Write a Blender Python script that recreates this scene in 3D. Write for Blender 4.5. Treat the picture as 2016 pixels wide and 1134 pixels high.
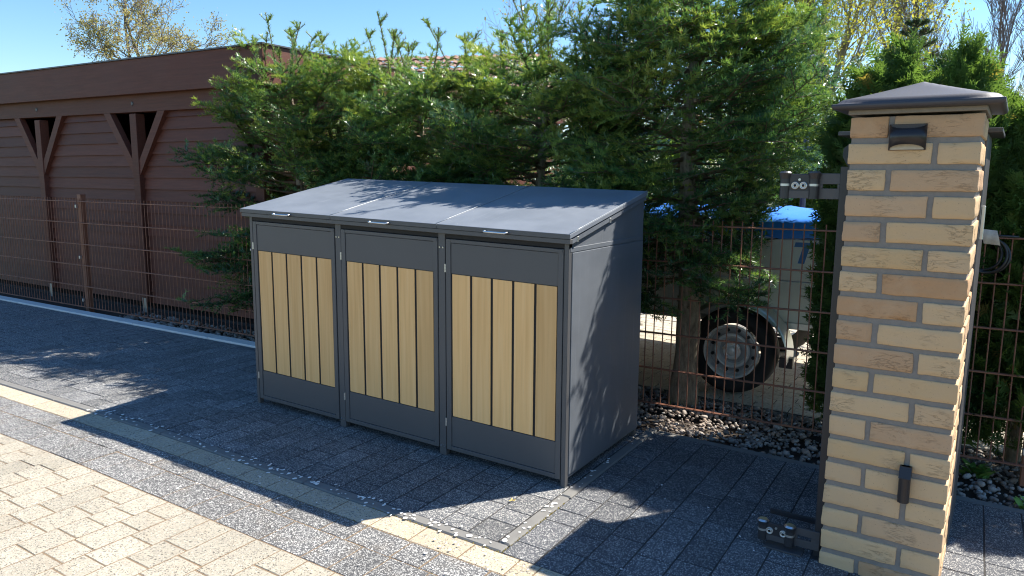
import bpy, bmesh, math, random
import numpy as np
from mathutils import Vector, Matrix, noise

# ------------------------------------------------------------------ camera, sky, sun, exposure
for o in list(bpy.data.objects):
    bpy.data.objects.remove(o)
sc = bpy.context.scene
COL = sc.collection

CAM = np.array([1.3775, -2.6608, 1.3095])
YAW, PITCH, ROLL, FPX = 0.5543, 0.1491, 0.0068, 1456.9
_cy, _sy, _cp, _sp = math.cos(YAW), math.sin(YAW), math.cos(PITCH), math.sin(PITCH)
FWD = np.array([-_sy*_cp, _cy*_cp, -_sp])
_r = np.array([_cy, _sy, 0.0]); _u = np.cross(_r, FWD)
RIGHT = math.cos(ROLL)*_r + math.sin(ROLL)*_u
UP = -math.sin(ROLL)*_r + math.cos(ROLL)*_u
cam = bpy.data.cameras.new('camera'); cam_o = bpy.data.objects.new('camera', cam); COL.objects.link(cam_o)
cam.sensor_fit = 'HORIZONTAL'; cam.sensor_width = 36.0; cam.lens = FPX/2016*36.0
cam.clip_start = 0.05; cam.clip_end = 2000
M = Matrix(((RIGHT[0], UP[0], -FWD[0], CAM[0]), (RIGHT[1], UP[1], -FWD[1], CAM[1]), (RIGHT[2], UP[2], -FWD[2], CAM[2]), (0, 0, 0, 1)))
cam_o.matrix_world = M
sc.camera = cam_o

SUN_DIR = Vector((0.373, 0.5305, 0.761)).normalized()      # towards the sun
EL = math.asin(SUN_DIR.z); AZ = math.atan2(SUN_DIR.x, SUN_DIR.y)   # azimuth clockwise from +Y
world = bpy.data.worlds.new('World'); sc.world = world; world.use_nodes = True
wn = world.node_tree.nodes; wl = world.node_tree.links
bg = wn['Background']; sky = wn.new('ShaderNodeTexSky')
sky.sky_type = 'NISHITA'; sky.sun_disc = False
sky.sun_elevation = EL; sky.sun_rotation = AZ
sky.air_density = 1.0; sky.dust_density = 0.1; sky.ozone_density = 2.6; sky.altitude = 50
bg.inputs['Strength'].default_value = 0.098
hs = wn.new('ShaderNodeHueSaturation'); hs.inputs['Saturation'].default_value = 1.22
wl.new(sky.outputs[0], hs.inputs['Color']); wl.new(hs.outputs[0], bg.inputs['Color'])
sun = bpy.data.lights.new('sun', 'SUN'); sun_o = bpy.data.objects.new('sun', sun); COL.objects.link(sun_o)
sun.energy = 5.0; sun.angle = math.radians(0.53); sun.color = (1.0, 0.94, 0.84)
sun_o.location = (3, 4, 8)
sun_o.rotation_euler = SUN_DIR.to_track_quat('Z', 'Y').to_euler()
sc.view_settings.view_transform = 'Standard'; sc.view_settings.look = 'None'
sc.view_settings.exposure = 1.10; sc.view_settings.gamma = 1.0
sc.view_settings.use_curve_mapping = False
sc.render.engine = 'CYCLES'
sc.cycles.use_denoising = True
sc.cycles.filter_width = 1.1
sc.cycles.max_bounces = 6; sc.cycles.diffuse_bounces = 4; sc.cycles.glossy_bounces = 3
sc.cycles.transmission_bounces = 3; sc.cycles.transparent_max_bounces = 6
sc.cycles.sample_clamp_indirect = 6.0

S = 0.02389                                            # fall of the paving to the right, per metre
def gz(x): return max(-0.06, min(S*2.0, -S*x))
def proj(P):
    d = np.asarray(P, float) - CAM; z = d@FWD
    return 1008 + FPX*(d@RIGHT)/z, 567 - FPX*(d@UP)/z, z
def inview(P, m=150):
    x, y, z = proj(P)
    return z > 0.2 and -m < x < 2016+m and -m < y < 1134+m

# ------------------------------------------------------------------ materials
class NT:
    def __init__(s, name):
        s.m = bpy.data.materials.new(name); s.m.use_nodes = True
        s.n = s.m.node_tree.nodes; s.l = s.m.node_tree.links
        s.b = s.n['Principled BSDF']; s.out = s.n['Material Output']
    def node(s, t, **kw):
        n = s.n.new(t)
        for k, v in kw.items():
            if k.startswith('i_'):
                key = k[2:]; key = int(key) if key.isdigit() else key.replace('_', ' ')
                n.inputs[key].default_value = v
            else: setattr(n, k, v)
        return n
    def link(s, a, b): s.l.new(a, b)
    def pos(s, scale=(1, 1, 1), rot=(0, 0, 0), obj=False):
        if obj: src = s.node('ShaderNodeTexCoord').outputs['Object']
        else: src = s.node('ShaderNodeNewGeometry').outputs['Position']
        mp = s.node('ShaderNodeMapping'); mp.inputs['Scale'].default_value = scale; mp.inputs['Rotation'].default_value = rot
        s.link(src, mp.inputs['Vector']); return mp.outputs['Vector']
    def noise(s, vec, scale, detail=4, rough=0.55):
        n = s.node('ShaderNodeTexNoise'); n.inputs['Scale'].default_value = scale
        n.inputs['Detail'].default_value = detail; n.inputs['Roughness'].default_value = rough
        s.link(vec, n.inputs['Vector']); return n
    def ramp(s, fac, stops, interp='LINEAR'):
        r = s.node('ShaderNodeValToRGB'); r.color_ramp.interpolation = interp
        e = r.color_ramp.elements
        while len(e) < len(stops): e.new(0.5)
        for k, (p, c) in enumerate(stops):
            e[k].position = p; e[k].color = (c[0], c[1], c[2], 1) if hasattr(c, '__len__') else (c, c, c, 1)
        s.link(fac, r.inputs['Fac']); return r.outputs['Color']
    def mix(s, fac, a, b, blend='MIX'):
        n = s.node('ShaderNodeMix', data_type='RGBA', blend_type=blend)
        for sock, v in ((n.inputs[0], fac), (n.inputs[6], a), (n.inputs[7], b)):
            if hasattr(v, 'is_linked') or hasattr(v, 'links'): s.link(v, sock)
            elif hasattr(v, '__len__'): sock.default_value = (v[0], v[1], v[2], 1)
            else: sock.default_value = v
        return n.outputs[2]
    def math(s, op, a, b=0.0):
        n = s.node('ShaderNodeMath', operation=op)
        for sock, v in ((n.inputs[0], a), (n.inputs[1], b)):
            if hasattr(v, 'links'): s.link(v, sock)
            else: sock.default_value = v
        return n.outputs[0]
    def bump(s, h, strength=0.3, dist=0.01):
        b = s.node('ShaderNodeBump'); b.inputs['Strength'].default_value = strength; b.inputs['Distance'].default_value = dist
        s.link(h, b.inputs['Height']); s.link(b.outputs[0], s.b.inputs['Normal']); return b
    def set(s, **kw):
        for k, v in kw.items():
            sock = s.b.inputs[k.replace('_', ' ')]
            if hasattr(v, 'links'): s.link(v, sock)
            elif hasattr(v, '__len__') and len(v) == 3: sock.default_value = (*v, 1)
            else: sock.default_value = v
        return s
    def rnd(s): return s.node('ShaderNodeObjectInfo').outputs['Random']

MAT = {}
def simple(name, col, rough=0.5, metal=0.0, spec=0.5, bump=0.0, bscale=200, var=0.0, vscale=6):
    t = NT(name)
    v = t.pos()
    c = col
    if var:
        n = t.noise(v, vscale, 5)
        c = t.mix(n.outputs[0], tuple(x*(1-var) for x in col), tuple(min(1, x*(1+var)) for x in col))
    t.set(Base_Color=c, Roughness=rough, Metallic=metal, Specular_IOR_Level=spec)
    if bump:
        t.bump(t.noise(v, bscale, 3).outputs[0], bump, 0.002)
    MAT[name] = t.m; return t

def mat_paver(name, base, base2, speck, speck2, share, scale, stain=None, stain_amt=0.0, rough=0.85, tvar=0.16):
    t = NT(name); v = t.pos()
    vo = t.node('ShaderNodeTexVoronoi', feature='F1'); vo.inputs['Scale'].default_value = scale
    t.link(v, vo.inputs['Vector'])
    sep = t.node('ShaderNodeSeparateColor'); t.link(vo.outputs['Color'], sep.inputs[0])
    clump = t.noise(v, scale*0.22, 2).outputs[0]
    th = t.math('ADD', sep.outputs[0], t.math('MULTIPLY', t.math('SUBTRACT', clump, 0.5), 0.5))
    isp = t.ramp(th, [(max(0, 1-share-0.03), 0.0), (min(1, 1-share+0.03), 1.0)])
    b = t.mix(sep.outputs[1], base, base2)
    sp = t.mix(sep.outputs[2], speck, speck2)
    c = t.mix(isp, b, sp)
    tone = t.math('ADD', t.math('MULTIPLY', t.rnd(), tvar), 1-tvar/2)
    big = t.math('ADD', t.math('MULTIPLY', t.noise(v, 2.3, 3).outputs[0], 0.5), 0.75)
    tt = t.math('MULTIPLY', tone, big)
    comb = t.node('ShaderNodeCombineColor')
    for k in range(3): t.link(tt, comb.inputs[k])
    c = t.mix(1.0, c, comb.outputs[0], 'MULTIPLY')
    if stain:
        m = t.ramp(t.noise(v, 9, 4).outputs[0], [(0.52, 0.0), (0.72, 1.0)])
        c = t.mix(t.math('MULTIPLY', m, stain_amt), c, stain)
    t.set(Base_Color=c, Roughness=rough, Specular_IOR_Level=0.35)
    t.bump(t.math('ADD', vo.outputs['Distance'], t.math('MULTIPLY', clump, 0.3)), 0.35, 0.004)
    MAT[name] = t.m
mat_paver('paver_beige', (0.42, 0.382, 0.305), (0.35, 0.316, 0.25), (0.065, 0.056, 0.048), (0.52, 0.48, 0.40), 0.34, 240, (0.33, 0.25, 0.17), 0.22)
mat_paver('paver_strip', (0.53, 0.45, 0.325), (0.44, 0.37, 0.265), (0.09, 0.075, 0.062), (0.62, 0.58, 0.50), 0.28, 240, (0.36, 0.28, 0.19), 0.2)
mat_paver('paver_dark', (0.075, 0.077, 0.082), (0.125, 0.123, 0.122), (0.36, 0.355, 0.345), (0.52, 0.51, 0.48), 0.28, 300, (0.22, 0.16, 0.09), 0.18, tvar=0.24)
mat_paver('paver_dark_side', (0.064, 0.069, 0.080), (0.105, 0.108, 0.118), (0.27, 0.27, 0.265), (0.42, 0.41, 0.39), 0.22, 300, tvar=0.36)
mat_paver('paver_pad', (0.068, 0.073, 0.084), (0.122, 0.125, 0.130), (0.31, 0.30, 0.285), (0.48, 0.47, 0.44), 0.26, 300, tvar=0.42)
mat_paver('paver_light', (0.30, 0.29, 0.27), (0.24, 0.23, 0.22), (0.12, 0.11, 0.11), (0.5, 0.48, 0.45), 0.25, 200)
mat_paver('paver_yard', (0.50, 0.44, 0.34), (0.42, 0.36, 0.28), (0.22, 0.18, 0.14), (0.6, 0.55, 0.45), 0.15, 90)
simple('joint_sand', (0.20, 0.14, 0.085), 0.95, var=0.5, vscale=18, bump=0.5, bscale=300)
simple('joint_dark', (0.045, 0.042, 0.04), 0.95, var=0.5, vscale=18, bump=0.5, bscale=300)
simple('concrete_edge', (0.18, 0.175, 0.165), 0.85, var=0.22, vscale=14, bump=0.3, bscale=250)
simple('concrete_light', (0.68, 0.67, 0.64), 0.85, var=0.15, vscale=9, bump=0.3, bscale=200)
simple('soil', (0.055, 0.042, 0.032), 0.95, var=0.5, vscale=12, bump=0.8, bscale=60)
simple('lawn', (0.07, 0.10, 0.03), 0.95, var=0.4, vscale=3, bump=0.8, bscale=40)
simple('steel', (0.72, 0.72, 0.72), 0.28, metal=1.0)
simple('rim_silver', (0.80, 0.79, 0.77), 0.36, metal=0.2, var=0.1, vscale=30)
simple('rim_shade', (0.34, 0.335, 0.33), 0.42, metal=0.2, var=0.12, vscale=30)  # shade of the wheel's recessed rings put into a darker silver
simple('edge_highlight', (0.26, 0.29, 0.33), 0.34, spec=0.6)  # lighter edge colour stands in for the sun glint on the lid seams
simple('zinc', (0.60, 0.60, 0.58), 0.38, metal=0.9, var=0.12, vscale=20)
simple('gap_black', (0.012, 0.012, 0.013), 0.7)
simple('rubber', (0.022, 0.022, 0.023), 0.75, bump=0.3, bscale=90)
simple('black_plastic', (0.025, 0.022, 0.024), 0.32)
simple('gate_metal', (0.075, 0.072, 0.076), 0.42, var=0.2, vscale=25, bump=0.15, bscale=300)
simple('gate_metal_dark', (0.030, 0.030, 0.034), 0.4, var=0.2, vscale=25)
simple('underside_terracotta', (0.36, 0.15, 0.09), 0.8)
simple('mortar', (0.25, 0.225, 0.20), 0.95, var=0.2, vscale=45, bump=0.6, bscale=220)
simple('petal_white', (0.86, 0.84, 0.80), 0.7)
simple('leaf_yellow', (0.60, 0.42, 0.08), 0.7)
simple('moss', (0.24, 0.19, 0.05), 0.95, var=0.4, vscale=60)
simple('weed_green', (0.16, 0.30, 0.05), 0.6)
simple('lamp_brown', (0.075, 0.045, 0.04), 0.4)
simple('paper', (0.55, 0.50, 0.42), 0.7, var=0.2, vscale=60)
simple('trailer_side', (0.80, 0.78, 0.73), 0.5, var=0.04, vscale=4)
simple('trailer_blue', (0.02, 0.16, 0.46), 0.4)
simple('tarp_blue', (0.03, 0.22, 0.80), 0.45, var=0.1, vscale=7)
simple('house_white', (0.78, 0.76, 0.72), 0.9)
simple('window_glass', (0.03, 0.04, 0.05), 0.08)
simple('lantern_blue', (0.015, 0.03, 0.09), 0.35)
simple('cable_black', (0.02, 0.02, 0.02), 0.4)
simple('bud_brown', (0.32, 0.15, 0.07), 0.7)
simple('post_rust', (0.26, 0.105, 0.06), 0.55, var=0.2, vscale=18)

# powder-coated anthracite sheet
t = NT('anthracite'); v = t.pos()
n = t.noise(v, 5, 4)
t.set(Base_Color=t.mix(n.outputs[0], (0.080, 0.081, 0.086), (0.096, 0.097, 0.102)), Roughness=t.math('ADD', t.math('MULTIPLY', t.noise(v, 3.0, 5).outputs[0], 0.14), 0.36), Specular_IOR_Level=0.5)
t.bump(t.noise(v, 900, 2).outputs[0], 0.06, 0.001)
MAT['anthracite'] = t.m
# lid and side sheets: sunlight painted into the coating; dust, dried drip marks
for nm, ca, cb, cd in (('anthracite_lit_lid', (0.150, 0.170, 0.203), (0.190, 0.213, 0.25), (0.24, 0.26, 0.29)), ('anthracite_lit_side', (0.105, 0.118, 0.138), (0.14, 0.156, 0.18), (0.20, 0.215, 0.24))):
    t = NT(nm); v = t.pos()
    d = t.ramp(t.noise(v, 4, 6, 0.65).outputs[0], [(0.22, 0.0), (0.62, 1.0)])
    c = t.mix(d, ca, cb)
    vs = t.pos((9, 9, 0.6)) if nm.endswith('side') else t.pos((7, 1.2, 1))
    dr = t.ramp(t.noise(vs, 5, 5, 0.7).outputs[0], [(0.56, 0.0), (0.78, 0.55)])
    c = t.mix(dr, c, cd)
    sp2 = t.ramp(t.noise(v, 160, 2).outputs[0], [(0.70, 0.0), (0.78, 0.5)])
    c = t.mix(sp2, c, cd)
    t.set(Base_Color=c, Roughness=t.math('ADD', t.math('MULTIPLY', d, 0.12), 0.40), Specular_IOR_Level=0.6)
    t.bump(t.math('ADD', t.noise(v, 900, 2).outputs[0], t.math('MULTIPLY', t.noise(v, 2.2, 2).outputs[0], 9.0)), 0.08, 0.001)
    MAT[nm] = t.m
# bamboo-coloured plank, grain along Z, differs from plank to plank
t = NT('plank_wood')
g = t.node('ShaderNodeNewGeometry').outputs['Position']
off = t.node('ShaderNodeVectorMath', operation='ADD'); t.link(g, off.inputs[0])
cx = t.node('ShaderNodeCombineXYZ'); t.link(t.math('MULTIPLY', t.rnd(), 37.0), cx.inputs[0]); t.link(t.math('MULTIPLY', t.rnd(), 11.0), cx.inputs[2]); t.link(cx.outputs[0], off.inputs[1])
mp = t.node('ShaderNodeMapping'); mp.inputs['Scale'].default_value = (1, 1, 0.035); t.link(off.outputs[0], mp.inputs['Vector'])
n1 = t.noise(mp.outputs[0], 55, 5, 0.6).outputs[0]; n2 = t.noise(mp.outputs[0], 220, 3, 0.6).outputs[0]; n3 = t.noise(mp.outputs[0], 14, 3).outputs[0]
c = t.ramp(n1, [(0.25, (0.74, 0.41, 0.15)), (0.5, (0.90, 0.54, 0.225)), (0.75, (0.97, 0.625, 0.30))])
c = t.mix(t.math('MULTIPLY', t.ramp(n2, [(0.5, 0), (0.75, 1)]), 0.30), c, (0.58, 0.34, 0.14))
c = t.mix(t.ramp(n3, [(0.35, 0.0), (0.7, 0.5)]), c, (0.93, 0.56, 0.235))
tn = t.math('ADD', t.math('MULTIPLY', t.rnd(), 0.26), 0.80)
cb_ = t.node('ShaderNodeCombineColor'); [t.link(tn, cb_.inputs[k]) for k in range(3)]
c = t.mix(1.0, c, cb_.outputs[0], 'MULTIPLY')
t.set(Base_Color=c, Roughness=0.5, Specular_IOR_Level=0.3); t.bump(n2, 0.12, 0.001)
MAT['plank_wood'] = t.m
# fence wire: brown coating, rusty variation
t = NT('fence_wire'); v = t.pos()
c = t.ramp(t.noise(v, 14, 4).outputs[0], [(0.3, (0.21, 0.095, 0.065)), (0.6, (0.31, 0.135, 0.08)), (0.8, (0.42, 0.175, 0.085))])
t.set(Base_Color=c, Roughness=0.55, Specular_IOR_Level=0.4); MAT['fence_wire'] = t.m
# dark red-brown stained boards, grain along X
t = NT('stained_wood'); v = t.pos((1, 1, 1)); vg = t.pos((0.06, 1, 1))
n1 = t.noise(vg, 60, 5, 0.65).outputs[0]; n2 = t.noise(v, 1.7, 4).outputs[0]
c = t.ramp(n1, [(0.25, (0.088, 0.027, 0.017)), (0.55, (0.134, 0.042, 0.026)), (0.8, (0.172, 0.058, 0.038))])
c = t.mix(t.ramp(n2, [(0.35, 0.0), (0.7, 0.7)]), c, (0.125, 0.050, 0.036))
tone = t.math('ADD', t.math('MULTIPLY', t.rnd(), 0.3), 0.85)
cc = t.node('ShaderNodeCombineColor'); [t.link(tone, cc.inputs[k]) for k in range(3)]
c = t.mix(1.0, c, cc.outputs[0], 'MULTIPLY')
t.set(Base_Color=c, Roughness=0.62, Specular_IOR_Level=0.35); t.bump(n1, 0.3, 0.003); MAT['stained_wood'] = t.m
# hand-moulded sand brick
t = NT('sand_brick'); v = t.pos(); r = t.rnd()
ob = t.node('ShaderNodeVectorMath', operation='ADD'); t.link(v, ob.inputs[0])
cx = t.node('ShaderNodeCombineXYZ'); [t.link(t.math('MULTIPLY', r, 23.0+9*k), cx.inputs[k]) for k in range(3)]; t.link(cx.outputs[0], ob.inputs[1])
c = t.ramp(r, [(0.0, (0.62, 0.415, 0.215)), (0.25, (0.65, 0.44, 0.25)), (0.5, (0.67, 0.46, 0.26)), (0.74, (0.59, 0.385, 0.23)), (0.9, (0.53, 0.33, 0.19)), (1.0, (0.52, 0.295, 0.15))])
c = t.mix(t.ramp(t.noise(ob.outputs[0], 16, 4).outputs[0], [(0.45, 0.0), (0.8, 0.45)]), c, (0.60, 0.42, 0.27))
c = t.mix(t.ramp(t.noise(ob.outputs[0], 190, 2).outputs[0], [(0.66, 0.0), (0.76, 0.6)]), c, (0.25, 0.16, 0.09))
mp = t.node('ShaderNodeMapping'); mp.inputs['Scale'].default_value = (1.0, 1.0, 4.6); mp.inputs['Rotation'].default_value = (0, 0.12, 0); t.link(ob.outputs[0], mp.inputs['Vector'])
wr = t.noise(mp.outputs[0], 13, 5, 0.6); wr.inputs['Distortion'].default_value = 1.2
ridge = t.math('ABSOLUTE', t.math('SUBTRACT', wr.outputs[0], 0.5))
where = t.ramp(t.noise(ob.outputs[0], 9, 2).outputs[0], [(0.52, 0.0), (0.66, 1.0)])
crack = t.math('MULTIPLY', t.ramp(ridge, [(0.0, 1.0), (0.022, 0.0)]), where)
c = t.mix(t.math('MULTIPLY', crack, 0.45), c, (0.24, 0.145, 0.08))
t.set(Base_Color=c, Roughness=0.9, Specular_IOR_Level=0.2)
h = t.math('SUBTRACT', t.math('MULTIPLY', t.noise(ob.outputs[0], 60, 5).outputs[0], 0.5), t.math('MULTIPLY', crack, 0.8))
t.bump(h, 0.55, 0.006); MAT['sand_brick'] = t.m
# pillar cap
t = NT('cap_glaze'); v = t.pos()
t.set(Base_Color=t.mix(t.noise(v, 8, 4).outputs[0], (0.050, 0.047, 0.054), (0.070, 0.066, 0.076)), Roughness=0.48, Specular_IOR_Level=0.5)
t.bump(t.noise(v, 160, 3).outputs[0], 0.12, 0.002); MAT['cap_glaze'] = t.m
# pebbles
t = NT('pebble'); v = t.pos()
isl = t.node('ShaderNodeAttribute', attribute_name='tint').outputs['Fac']
c = t.ramp(isl, [(0.0, (0.16, 0.135, 0.115)), (0.3, (0.30, 0.24, 0.195)), (0.55, (0.38, 0.34, 0.30)), (0.78, (0.36, 0.25, 0.18)), (0.93, (0.50, 0.46, 0.41)), (1.0, (0.68, 0.65, 0.60))])
c = t.mix(t.math('MULTIPLY', t.noise(v, 120, 3).outputs[0], 0.5), c, (0.22, 0.19, 0.17))
t.set(Base_Color=c, Roughness=0.75); MAT['pebble'] = t.m
# bark
def bark(name, a, b, c3, scale=1.0):
    t = NT(name); v = t.pos((1, 1, 0.35))
    n1 = t.noise(v, 38*scale, 6, 0.7).outputs[0]
    t.set(Base_Color=t.ramp(n1, [(0.3, a), (0.55, b), (0.75, c3)]), Roughness=0.9, Specular_IOR_Level=0.2)
    t.bump(n1, 0.9, 0.015); MAT[name] = t.m
bark('fir_bark', (0.13, 0.105, 0.075), (0.30, 0.25, 0.18), (0.46, 0.40, 0.30))
bark('twig_bark', (0.10, 0.07, 0.045), (0.17, 0.12, 0.08), (0.24, 0.18, 0.12))
bark('far_bark', (0.13, 0.10, 0.08), (0.20, 0.16, 0.13), (0.26, 0.21, 0.17), 0.2)
bark('far_bark_violet', (0.16, 0.13, 0.13), (0.24, 0.20, 0.20), (0.30, 0.25, 0.25), 0.2)
bark('birch_bark', (0.16, 0.13, 0.09), (0.30, 0.26, 0.20), (0.44, 0.40, 0.33), 0.2)
# leaves and needles: reflect and let light through
def leafmat(name, stops, trans, tcol, rough=0.4, spec=0.5, attr='tint'):
    t = NT(name)
    f = t.node('ShaderNodeAttribute', attribute_name=attr).outputs['Fac']
    c = t.ramp(f, stops)
    t.set(Base_Color=c, Roughness=rough, Specular_IOR_Level=spec)
    tr = t.node('ShaderNodeBsdfTranslucent'); t.link(t.mix(1.0, c, tcol, 'MULTIPLY'), tr.inputs['Color'])
    mx = t.node('ShaderNodeMixShader'); mx.inputs[0].default_value = trans
    t.link(t.b.outputs[0], mx.inputs[1]); t.link(tr.outputs[0], mx.inputs[2]); t.link(mx.outputs[0], t.out.inputs['Surface'])
    MAT[name] = t.m
leafmat('fir_needle', [(0.0, (0.034, 0.088, 0.050)), (0.45, (0.080, 0.170, 0.072)), (0.75, (0.170, 0.270, 0.082)), (1.0, (0.32, 0.37, 0.09))], 0.31, (1.6, 1.7, 0.85), 0.26, 0.9)
leafmat('thuja_leaf', [(0.0, (0.055, 0.11, 0.036)), (0.5, (0.10, 0.175, 0.048)), (0.85, (0.18, 0.25, 0.055)), (1.0, (0.22, 0.19, 0.06))], 0.44, (1.9, 1.8, 0.9), 0.5, 0.4)
leafmat('oak_leaf', [(0.0, (0.30, 0.26, 0.09)), (0.5, (0.40, 0.35, 0.13)), (1.0, (0.48, 0.43, 0.19))], 0.35, (1.3, 1.2, 0.8), 0.7, 0.2)
leafmat('birch_leaf', [(0.0, (0.32, 0.33, 0.06)), (0.5, (0.45, 0.44, 0.09)), (1.0, (0.56, 0.53, 0.14))], 0.4, (1.3, 1.25, 0.7), 0.7, 0.2)
leafmat('spruce_needle', [(0.0, (0.045, 0.09, 0.045)), (1.0, (0.085, 0.14, 0.06))], 0.2, (1.5, 1.5, 0.9), 0.5, 0.3)
# roof tiles of the far houses
t = NT('roof_tile'); v = t.pos()
t.set(Base_Color=t.ramp(t.noise(v, 3, 5).outputs[0], [(0.3, (0.26, 0.14, 0.11)), (0.7, (0.40, 0.24, 0.19))]), Roughness=0.8); MAT['roof_tile'] = t.m

# ------------------------------------------------------------------ builders
OFF = {}
def tag(o, label, cat=None, group=None, kind=None):
    o['label'] = label
    if cat: o['category'] = cat
    if group: o['group'] = group
    if kind: o['kind'] = kind
    return o
def empty(name, loc, label, cat, group=None):
    o = bpy.data.objects.new(name, None); COL.objects.link(o); o.location = loc; OFF[o] = Vector(loc)
    o.empty_display_size = 0.1
    return tag(o, label, cat, group)
def attach(o, parent):
    if parent is not None:
        o.parent = parent; OFF[o] = OFF.get(parent, Vector((0, 0, 0)))
    else: OFF[o] = Vector((0, 0, 0))
def np_mesh(name, V, Fc, mat, smooth=False, tint=None):
    V = np.ascontiguousarray(V, np.float32); Fc = np.ascontiguousarray(Fc, np.int32)
    me = bpy.data.meshes.new(name); me.vertices.add(len(V)); me.vertices.foreach_set('co', V.ravel())
    k = Fc.shape[1]; me.loops.add(Fc.size); me.loops.foreach_set('vertex_index', Fc.ravel())
    me.polygons.add(len(Fc)); me.polygons.foreach_set('loop_start', np.arange(0, Fc.size, k, dtype=np.int32))
    me.polygons.foreach_set('use_smooth', np.full(len(Fc), bool(smooth)))
    if tint is not None:
        a = me.attributes.new('tint', 'FLOAT', 'FACE'); a.data.foreach_set('value', np.ascontiguousarray(tint, np.float32))
    me.update(calc_edges=True)
    if mat: me.materials.append(MAT[mat])
    return me
def np_obj(name, V, Fc, mat, parent=None, smooth=False, tint=None):
    off = OFF.get(parent, Vector((0, 0, 0))) if parent is not None else Vector((0, 0, 0))
    o = bpy.data.objects.new(name, np_mesh(name, np.asarray(V) - np.array(off), Fc, mat, smooth, tint))
    COL.objects.link(o); attach(o, parent); return o
class MB:
    """collects shapes (world coordinates) into one mesh"""
    def __init__(s): s.bm = bmesh.new()
    def box(s, x0, x1, y0, y1, z0, z1, bevel=0.0, seg=1, rot=None):
        r = bmesh.ops.create_cube(s.bm, size=1.0); vs = r['verts']
        for v in vs:
            v.co = Vector(((x0+x1)/2 + v.co.x*(x1-x0), (y0+y1)/2 + v.co.y*(y1-y0), (z0+z1)/2 + v.co.z*(z1-z0)))
        if bevel:
            es = list({e for v in vs for e in v.link_edges})
            r2 = bmesh.ops.bevel(s.bm, geom=es, offset=bevel, segments=seg, affect='EDGES', profile=0.5)
        return s
    def cyl(s, a, b, r, r2=None, n=12, cap=True):
        a = Vector(a); b = Vector(b); d = b - a
        q = d.to_track_quat('Z', 'Y').to_matrix().to_4x4()
        m = Matrix.Translation((a+b)/2) @ q
        bmesh.ops.create_cone(s.bm, cap_ends=cap, segments=n, radius1=r, radius2=r if r2 is None else r2, depth=d.length, matrix=m)
        return s
    def tube(s, pts, r, n=8, closed=False):
        pts = [Vector(p) for p in pts]; rings = []; N = len(pts); up = None
        for i, p in enumerate(pts):
            if closed: d = pts[(i+1) % N] - pts[i-1]
            else: d = pts[min(i+1, N-1)] - pts[max(i-1, 0)]
            d.normalize()
            if up is None:
                up = Vector((0, 0, 1)) if abs(d.z) < 0.9 else Vector((1, 0, 0))
            sd = d.cross(up).normalized(); up = sd.cross(d).normalized()
            rr = r[i] if hasattr(r, '__len__') else r
            rings.append([s.bm.verts.new(p + (sd*math.cos(a) + up*math.sin(a))*rr) for a in [2*math.pi*k/n for k in range(n)]])
        for i in range(N if closed else N-1):
            A, B = rings[i], rings[(i+1) % N]
            for k in range(n): s.bm.faces.new((A[k], A[(k+1) % n], B[(k+1) % n], B[k]))
        if not closed:
            s.bm.faces.new(rings[0][::-1]); s.bm.faces.new(rings[-1])
        return s
    def poly(s, pts, y0, y1):
        """prism: pts are (x, z), from y0 to y1"""
        A = [s.bm.verts.new((x, y0, z)) for x, z in pts]; B = [s.bm.verts.new((x, y1, z)) for x, z in pts]
        s.bm.faces.new(A); s.bm.faces.new(B[::-1]); n = len(pts)
        for k in range(n): s.bm.faces.new((A[k], B[k], B[(k+1) % n], A[(k+1) % n]))
        return s
    def lathe(s, prof, c, axis='Y', n=40):
        """prof: (radius, along axis)"""
        rings = []
        for r, h in prof:
            ring = []
            for k in range(n):
                a = 2*math.pi*k/n
                ring.append(s.bm.verts.new((c[0]+r*math.cos(a), c[1]+h, c[2]+r*math.sin(a)) if axis == 'Y' else (c[0]+r*math.cos(a), c[1]+r*math.sin(a), c[2]+h)))
            rings.append(ring)
        for A, B in zip(rings, rings[1:]):
            for k in range(n): s.bm.faces.new((A[k], A[(k+1) % n], B[(k+1) % n], B[k]))
        return s
    def shear(s):
        for v in s.bm.verts: v.co.z += gz(v.co.x)
        return s
    def map(s, f):
        for v in s.bm.verts: v.co = Vector(f(v.co))
        return s
    def build(s, name, mat, parent=None, smooth=False, label=None):
        off = OFF.get(parent, Vector((0, 0, 0))) if parent is not None else Vector((0, 0, 0))
        for v in s.bm.verts: v.co -= off
        bmesh.ops.recalc_face_normals(s.bm, faces=s.bm.faces)
        me = bpy.data.meshes.new(name); s.bm.to_mesh(me); s.bm.free()
        if smooth:
            for p in me.polygons: p.use_smooth = True
        me.materials.append(MAT[mat])
        o = bpy.data.objects.new(name, me); COL.objects.link(o); attach(o, parent)
        if label: o['label'] = label
        return o
def place(name, me, loc, parent, rot=(0, 0, 0)):
    o = bpy.data.objects.new(name, me); COL.objects.link(o)
    off = OFF.get(parent, Vector((0, 0, 0))); o.parent = parent
    o.location = Vector(loc) - off; o.rotation_euler = rot; OFF[o] = off
    return o

# ------------------------------------------------------------------ the ground and the paving
R = random.Random(7)
def sheet(name, x0, x1, y0, y1, dz, mat, label, cat='paving', nx=40, zfun=None, kind='structure'):
    xs = np.linspace(x0, x1, nx+1)
    V = []; Fc = []
    for i, x in enumerate(xs):
        z = (gz(x) if zfun is None else zfun) + dz
        V += [(x, y0, z), (x, y1, z)]
    for i in range(nx): Fc.append((2*i, 2*i+2, 2*i+3, 2*i+1))
    o = np_obj(name, V, Fc, mat); return tag(o, label, cat, kind=kind)
sheet('ground', -400, 400, -400, 400, -0.14, 'lawn', 'grassy ground running out to the horizon', 'ground', nx=1, zfun=0.0)

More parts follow.
